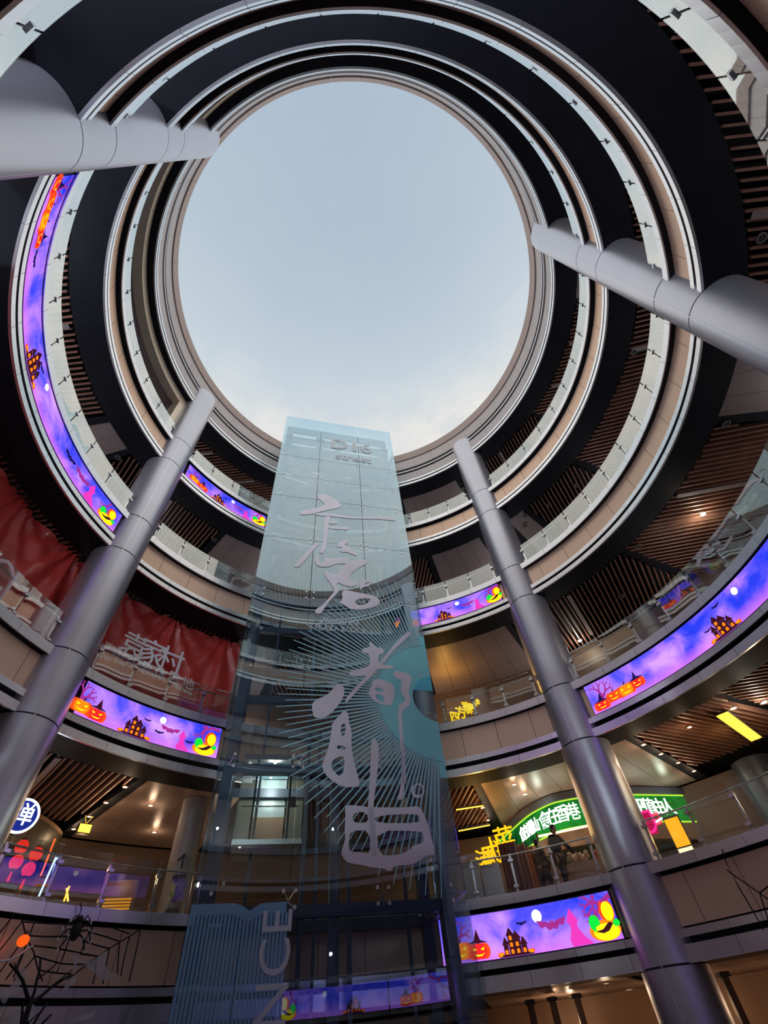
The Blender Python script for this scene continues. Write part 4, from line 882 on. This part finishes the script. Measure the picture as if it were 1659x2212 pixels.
for (x0,y0),(x1,y1),cl_,lab,r in (((119,1812),(88,1892),(255,90,40),'long leaning orange-red neon stick behind the glass',12.6),((121,1852),(84,1936),(190,215,255),'long leaning white neon stick, left one of the pair',11.0),((125,1852),(98,1938),(170,190,255),'long leaning white neon stick, right one of the pair',11.1),((150,1914),(138,1947),(255,190,60),'short crossed yellow neon stick, left one',11.0),((144,1918),(147,1947),(255,200,80),'short crossed yellow neon stick, right one',11.05)):
    a_=P_r(x0,y0,r);b_=P_r(x1,y1,r); b_=Vector((b_.x,b_.y,max(b_.z,FL+.02))); q=MB(); q.tube([a_,b_],.022,6); o_=q.build('neon_stick',emis('neon_%d_%d'%(x0,y0),srgb(*cl_),2.),None,True); tag(origin(o_,b_),lab,'neon light','leaning neon sticks behind the left glass')
p=P_h(182,1789,5.9); tvv,U,W=box_thing('lantern_box','small yellow lit box with two antennae hanging from the ceiling edge','lamp',p,Vector((.7,.7,0)),.42,.2,5.72,6.02,M['joint'])
q=MB(); q.box(Vector((p.x,p.y,5.87))-W*.105,U*.19,W*.01,Z_*.12); q.box(Vector((p.x,p.y,5.87))+W*.105,U*.19,W*.01,Z_*.12); q.build('lit_face',emis('yellow_box_light',srgb(255,190,70),2.2),tvv)
q=MB(); q.tube([Vector((p.x,p.y,6.02)),Vector((p.x,p.y,6.27))+U*.15],.01,5); q.tube([Vector((p.x,p.y,6.02)),Vector((p.x,p.y,6.27))-U*.1],.01,5); q.build('antenna',emis('antenna_light',srgb(255,190,70),1.6),tvv)
lamp('box_glow',Vector((p.x,p.y,5.6)),8,(1,.6,.25),.1,tvv)
p=P_r(385,1905,12.1); ap=empty('round_pillar',(p.x,p.y,FL),'pale grey round pillar with black direction arrows, left of the lift tower','pillar')
q=MB(); q.lathe((p.x,p.y,0),[(.42,FL),(.42,6.3)],40); q.build('shaft',mat('grey_painted_pillar',(.34,.32,.33,1),.4,.1),ap,True)
vd=-Vector((p.x,p.y,0)).normalized(); U=Vector((-vd.y,vd.x,0))
for ch,z,sz in (('↑',4.45,.5),('电梯',4.05,.2),('↓',3.66,.5),('出口',3.25,.2)): text_mesh('wayfinding_mark',ch,sz,M['joint'],Vector((p.x,p.y,z))+vd*.44,U,Z_,ap,depth=.004,offset=.01)
p=P_r(268,1905,12.0); gb,U,W=box_thing('display_case','dim gold-lit display case behind the glass, left of the grey pillar','display case',p,Vector((1,.35,0)),.8,.3,FL,3.95,M['wall'])
q=MB()
for i in range(9): q.box(Vector((p.x,p.y,2.95+i*.07))-W*.16,U*.36,W*.01,Z_*.022)
q.build('gold_strips',emis('gold_strip_light',srgb(200,130,40),1.),gb); lamp('case_glow',Vector((p.x,p.y,3.9))-W*.6,6,(1,.6,.25),.1,gb)

# ------------------------------------------------------------------ halloween ropes, spider, webs on the lowest fascia at the left
rope=mat('black_rope',(.008,.007,.009,1),.9)
Wp=lambda x,y,r=9.82:P_r(x*.2411,1950+y*.2411,r)
LN=[[(135,90),(70,180),(0,270)],[(195,170),(100,300),(0,425)],[(232,300),(110,470),(0,620)],[(240,370),(150,560),(50,690)],[(305,490),(200,620),(120,700)],[(330,120),(275,260),(200,480),(120,670)],[(185,100),(200,170),(240,320),(300,440),(340,600),(380,700)],[(195,170),(400,185),(640,195),(720,95)],[(240,295),(420,305),(620,300)],[(290,385),(480,405),(670,440),(860,480)],[(315,480),(430,515),(560,548),(700,555),(860,540)],[(340,605),(500,630),(640,640)],[(720,0),(730,60),(690,150),(630,300),(560,500),(510,620)],[(820,190),(770,330),(720,460)],[(1270,230),(1160,300),(980,410),(860,495),(720,600),(600,690)],[(1000,220),(1160,280)],[(790,260),(930,300),(1065,345)],[(750,345),(860,380),(975,410)],[(720,460),(800,470),(880,480)],[(1070,350),(1050,640)],[(1160,305),(1110,500),(1080,660)],[(1258,240),(1210,480),(1155,710)],[(860,500),(850,650),(830,730)],[(980,410),(950,560),(920,730)]]
wb=empty('rope_spider_web',Wp(400,300),'black rope spider web strung over the lowest fascia at the left','decoration')
for l in LN:
    q=MB(); q.tube([Wp(x,y) for x,y in l],.014,5); q.build('web_strand',rope,wb)
wb2=empty('rope_spider_web',P_r(1600,1930,9.82),'black rope web lines over the pink-grey fascia at the right edge','decoration')
for l in (((1560,1835),(1564,1853),(1596,1917),(1625,1965),(1650,2010)),((1570,1878),(1576,1884),(1641,1929),(1672,1952)),((1641,1929),(1672,1905)),((1641,1929),(1660,1990))):
    q=MB(); q.tube([P_r(x,y,9.82) for x,y in l],.014,5); q.build('web_strand',rope,wb2)
sc_=Wp(680,255,9.6); sp=empty('toy_spider',sc_,'big black toy spider with white-tipped hairy legs on the web','decoration')
q=MB(); q.ball(sc_,.12,.10,.17,14); q.build('abdomen',blk,sp,True); q=MB(); q.ball(sc_+Vector((0,0,.2)),.08,.07,.08,12); q.build('head',blk,sp,True)
wt=mat('white_hair_tip',(.75,.75,.8,1),.6); aa=rad(az(sc_)); tu=Vector((math.sin(aa),-math.cos(aa),0)); inw=Vector((-math.cos(aa),-math.sin(aa),0))
for sd in (-1,1):
    for k in range(4):
        a=rad(62-k*36); j=sc_+tu*sd*.22*math.cos(a)*1.1+Z_*(.24*math.sin(a)+.06)+inw*.09; t_=j+tu*sd*.13+Z_*(-.13-.03*k)
        q=MB(); q.tube([sc_,j,t_],[.022,.02,.014],6); L_=q.build('leg',blk,sp,True)
        q=MB(); q.ball(j,.02,.02,.035,8); q.ball(t_,.022,.02,.04,8); q.build('white_tip',wt,L_,True)
pc=P_r(50,2032,9.7); pk=empty('toy_pumpkin',pc,'small glowing orange pumpkin hanging on the rope web','decoration'); q=MB(); vs=[]
for i in range(24):
    rr=.115*(1-.10*abs(math.cos(i*PI/4)))
    for j in range(9): t=PI*j/8; vs.append(pc+Vector((rr*math.sin(t)*math.cos(i*PI/12),rr*math.sin(t)*math.sin(i*PI/12),.10*math.cos(t))))
q.add(vs,[(i*9+j,i*9+j+1,((i+1)%24)*9+j+1,((i+1)%24)*9+j) for i in range(24) for j in range(8)]); q.build('shell',emis('orange_pumpkin_glow',srgb(255,95,25),1.),pk,True)
q=MB(); q.tube([pc+Z_*.09,pc+Z_*.16+tu*.02],[.02,.012],6); q.build('stem',rope,pk)
M['gauze']=film('white_web_gauze',(.75,.8,.88,1),.55,.02,.3)
for lp,lab in (([(660,450),(720,480),(770,540),(830,520),(900,460),(975,420),(945,480),(945,560),(970,620),(1070,640),(1000,690),(900,690),(850,640),(800,590),(740,540),(690,500),(680,640),(655,640),(662,540)],'torn white cobweb cloth hung between the black ropes, largest piece'),([(215,570),(230,600),(225,700),(235,765),(210,700),(160,770),(100,810),(40,920),(0,870),(0,800),(60,780),(130,700),(180,610)],'torn white cobweb cloth at the left edge'),([(665,650),(690,680),(640,740),(560,800),(505,860),(560,780),(610,710)],'thin shred of white cobweb cloth in the middle of the ropes'),([(290,900),(320,930),(300,1080),(150,1087),(200,1010),(250,950)],'white cobweb cloth hanging at the bottom left corner'),([(870,955),(840,1010),(780,1060),(650,1055),(720,1020),(800,990)],'small cobweb shred at the bottom edge of the picture')):
    o_=flat_shape('cobweb_cloth',[chaikin(lp,1)],M['gauze'],lambda x,y:Wp(x,y,9.72)); tag(origin(o_,Wp(*lp[0],9.72)),lab,'decoration','torn cobweb cloths')
q=MB(); q.tube([Wp(0,525,9.7),Wp(80,515,9.7),Wp(180,465,9.7),Wp(250,410,9.7),Wp(300,385,9.7)],[.018,.022,.02,.022,.014],6); o_=q.build('white_cord',wt,None,True); tag(origin(o_,Wp(300,385,9.7)),'twisted white cord hanging in from the left edge','decoration')
tr=empty('dead_branch_tree',Wp(400,1000,9.2),'leafless black halloween tree standing at the bottom left','decoration')
rnd=random.Random(11)
def br(p,d,l,r,dep,par):
    pts=[p]; 
    for i in range(4): d=(d+tu*rnd.uniform(-.35,.35)+inw*rnd.uniform(-.2,.2)+Z_*rnd.uniform(-.1,.25)).normalized(); p=p+d*l/4; pts.append(p)
    q=MB(); q.tube(pts,[r*(1-.5*i/4) for i in range(5)],6); o=q.build('trunk' if par is tr else 'branch',rope,par,True)
    return pts,d,o
base=Wp(360,1000,9.2); base=Vector((base.x,base.y,GROUND))
pts,d_,tk=br(base,Z_,2.9,.10,0,tr)
for k in range(9):
    p0=pts[2+k%3]; p1,d1,o1=br(p0,(Z_*.7+tu*rnd.uniform(-1,1)).normalized(),rnd.uniform(.7,1.1),.035,1,tr)
    q=MB(); q.tube([p1[2],p1[2]+(Z_*.6+tu*rnd.choice((-1,1))*.7).normalized()*.4],[.018,.008],5); q.build('twig',rope,o1)
# ground-floor posts and beams glimpsed under the lowest slab
for i,(px,lab) in enumerate(((1150,'dark upright post under the lowest slab, nearest the lift tower'),(1200,'dark upright post under the lowest slab, middle one'),(1255,'dark upright post under the lowest slab, nearest the column'),(1600,'dark upright post under the lowest slab at the right edge'))):
    p=P_r(px,2190,13.5); e0=empty('post',(p.x,p.y,GROUND),lab,'post','dark posts on the ground floor'); q=MB(); q.box((p.x,p.y,(GROUND+.94)/2),Vector((.09,0,0)),Vector((0,.09,0)),Z_*((.94-GROUND)/2)); q.build('shaft',M['wall'],e0)
    q=MB(); q.box((p.x,p.y,.88),Vector((.14,0,0)),Vector((0,.14,0)),Z_*.05); q.build('head_plate',M['joint'],e0)
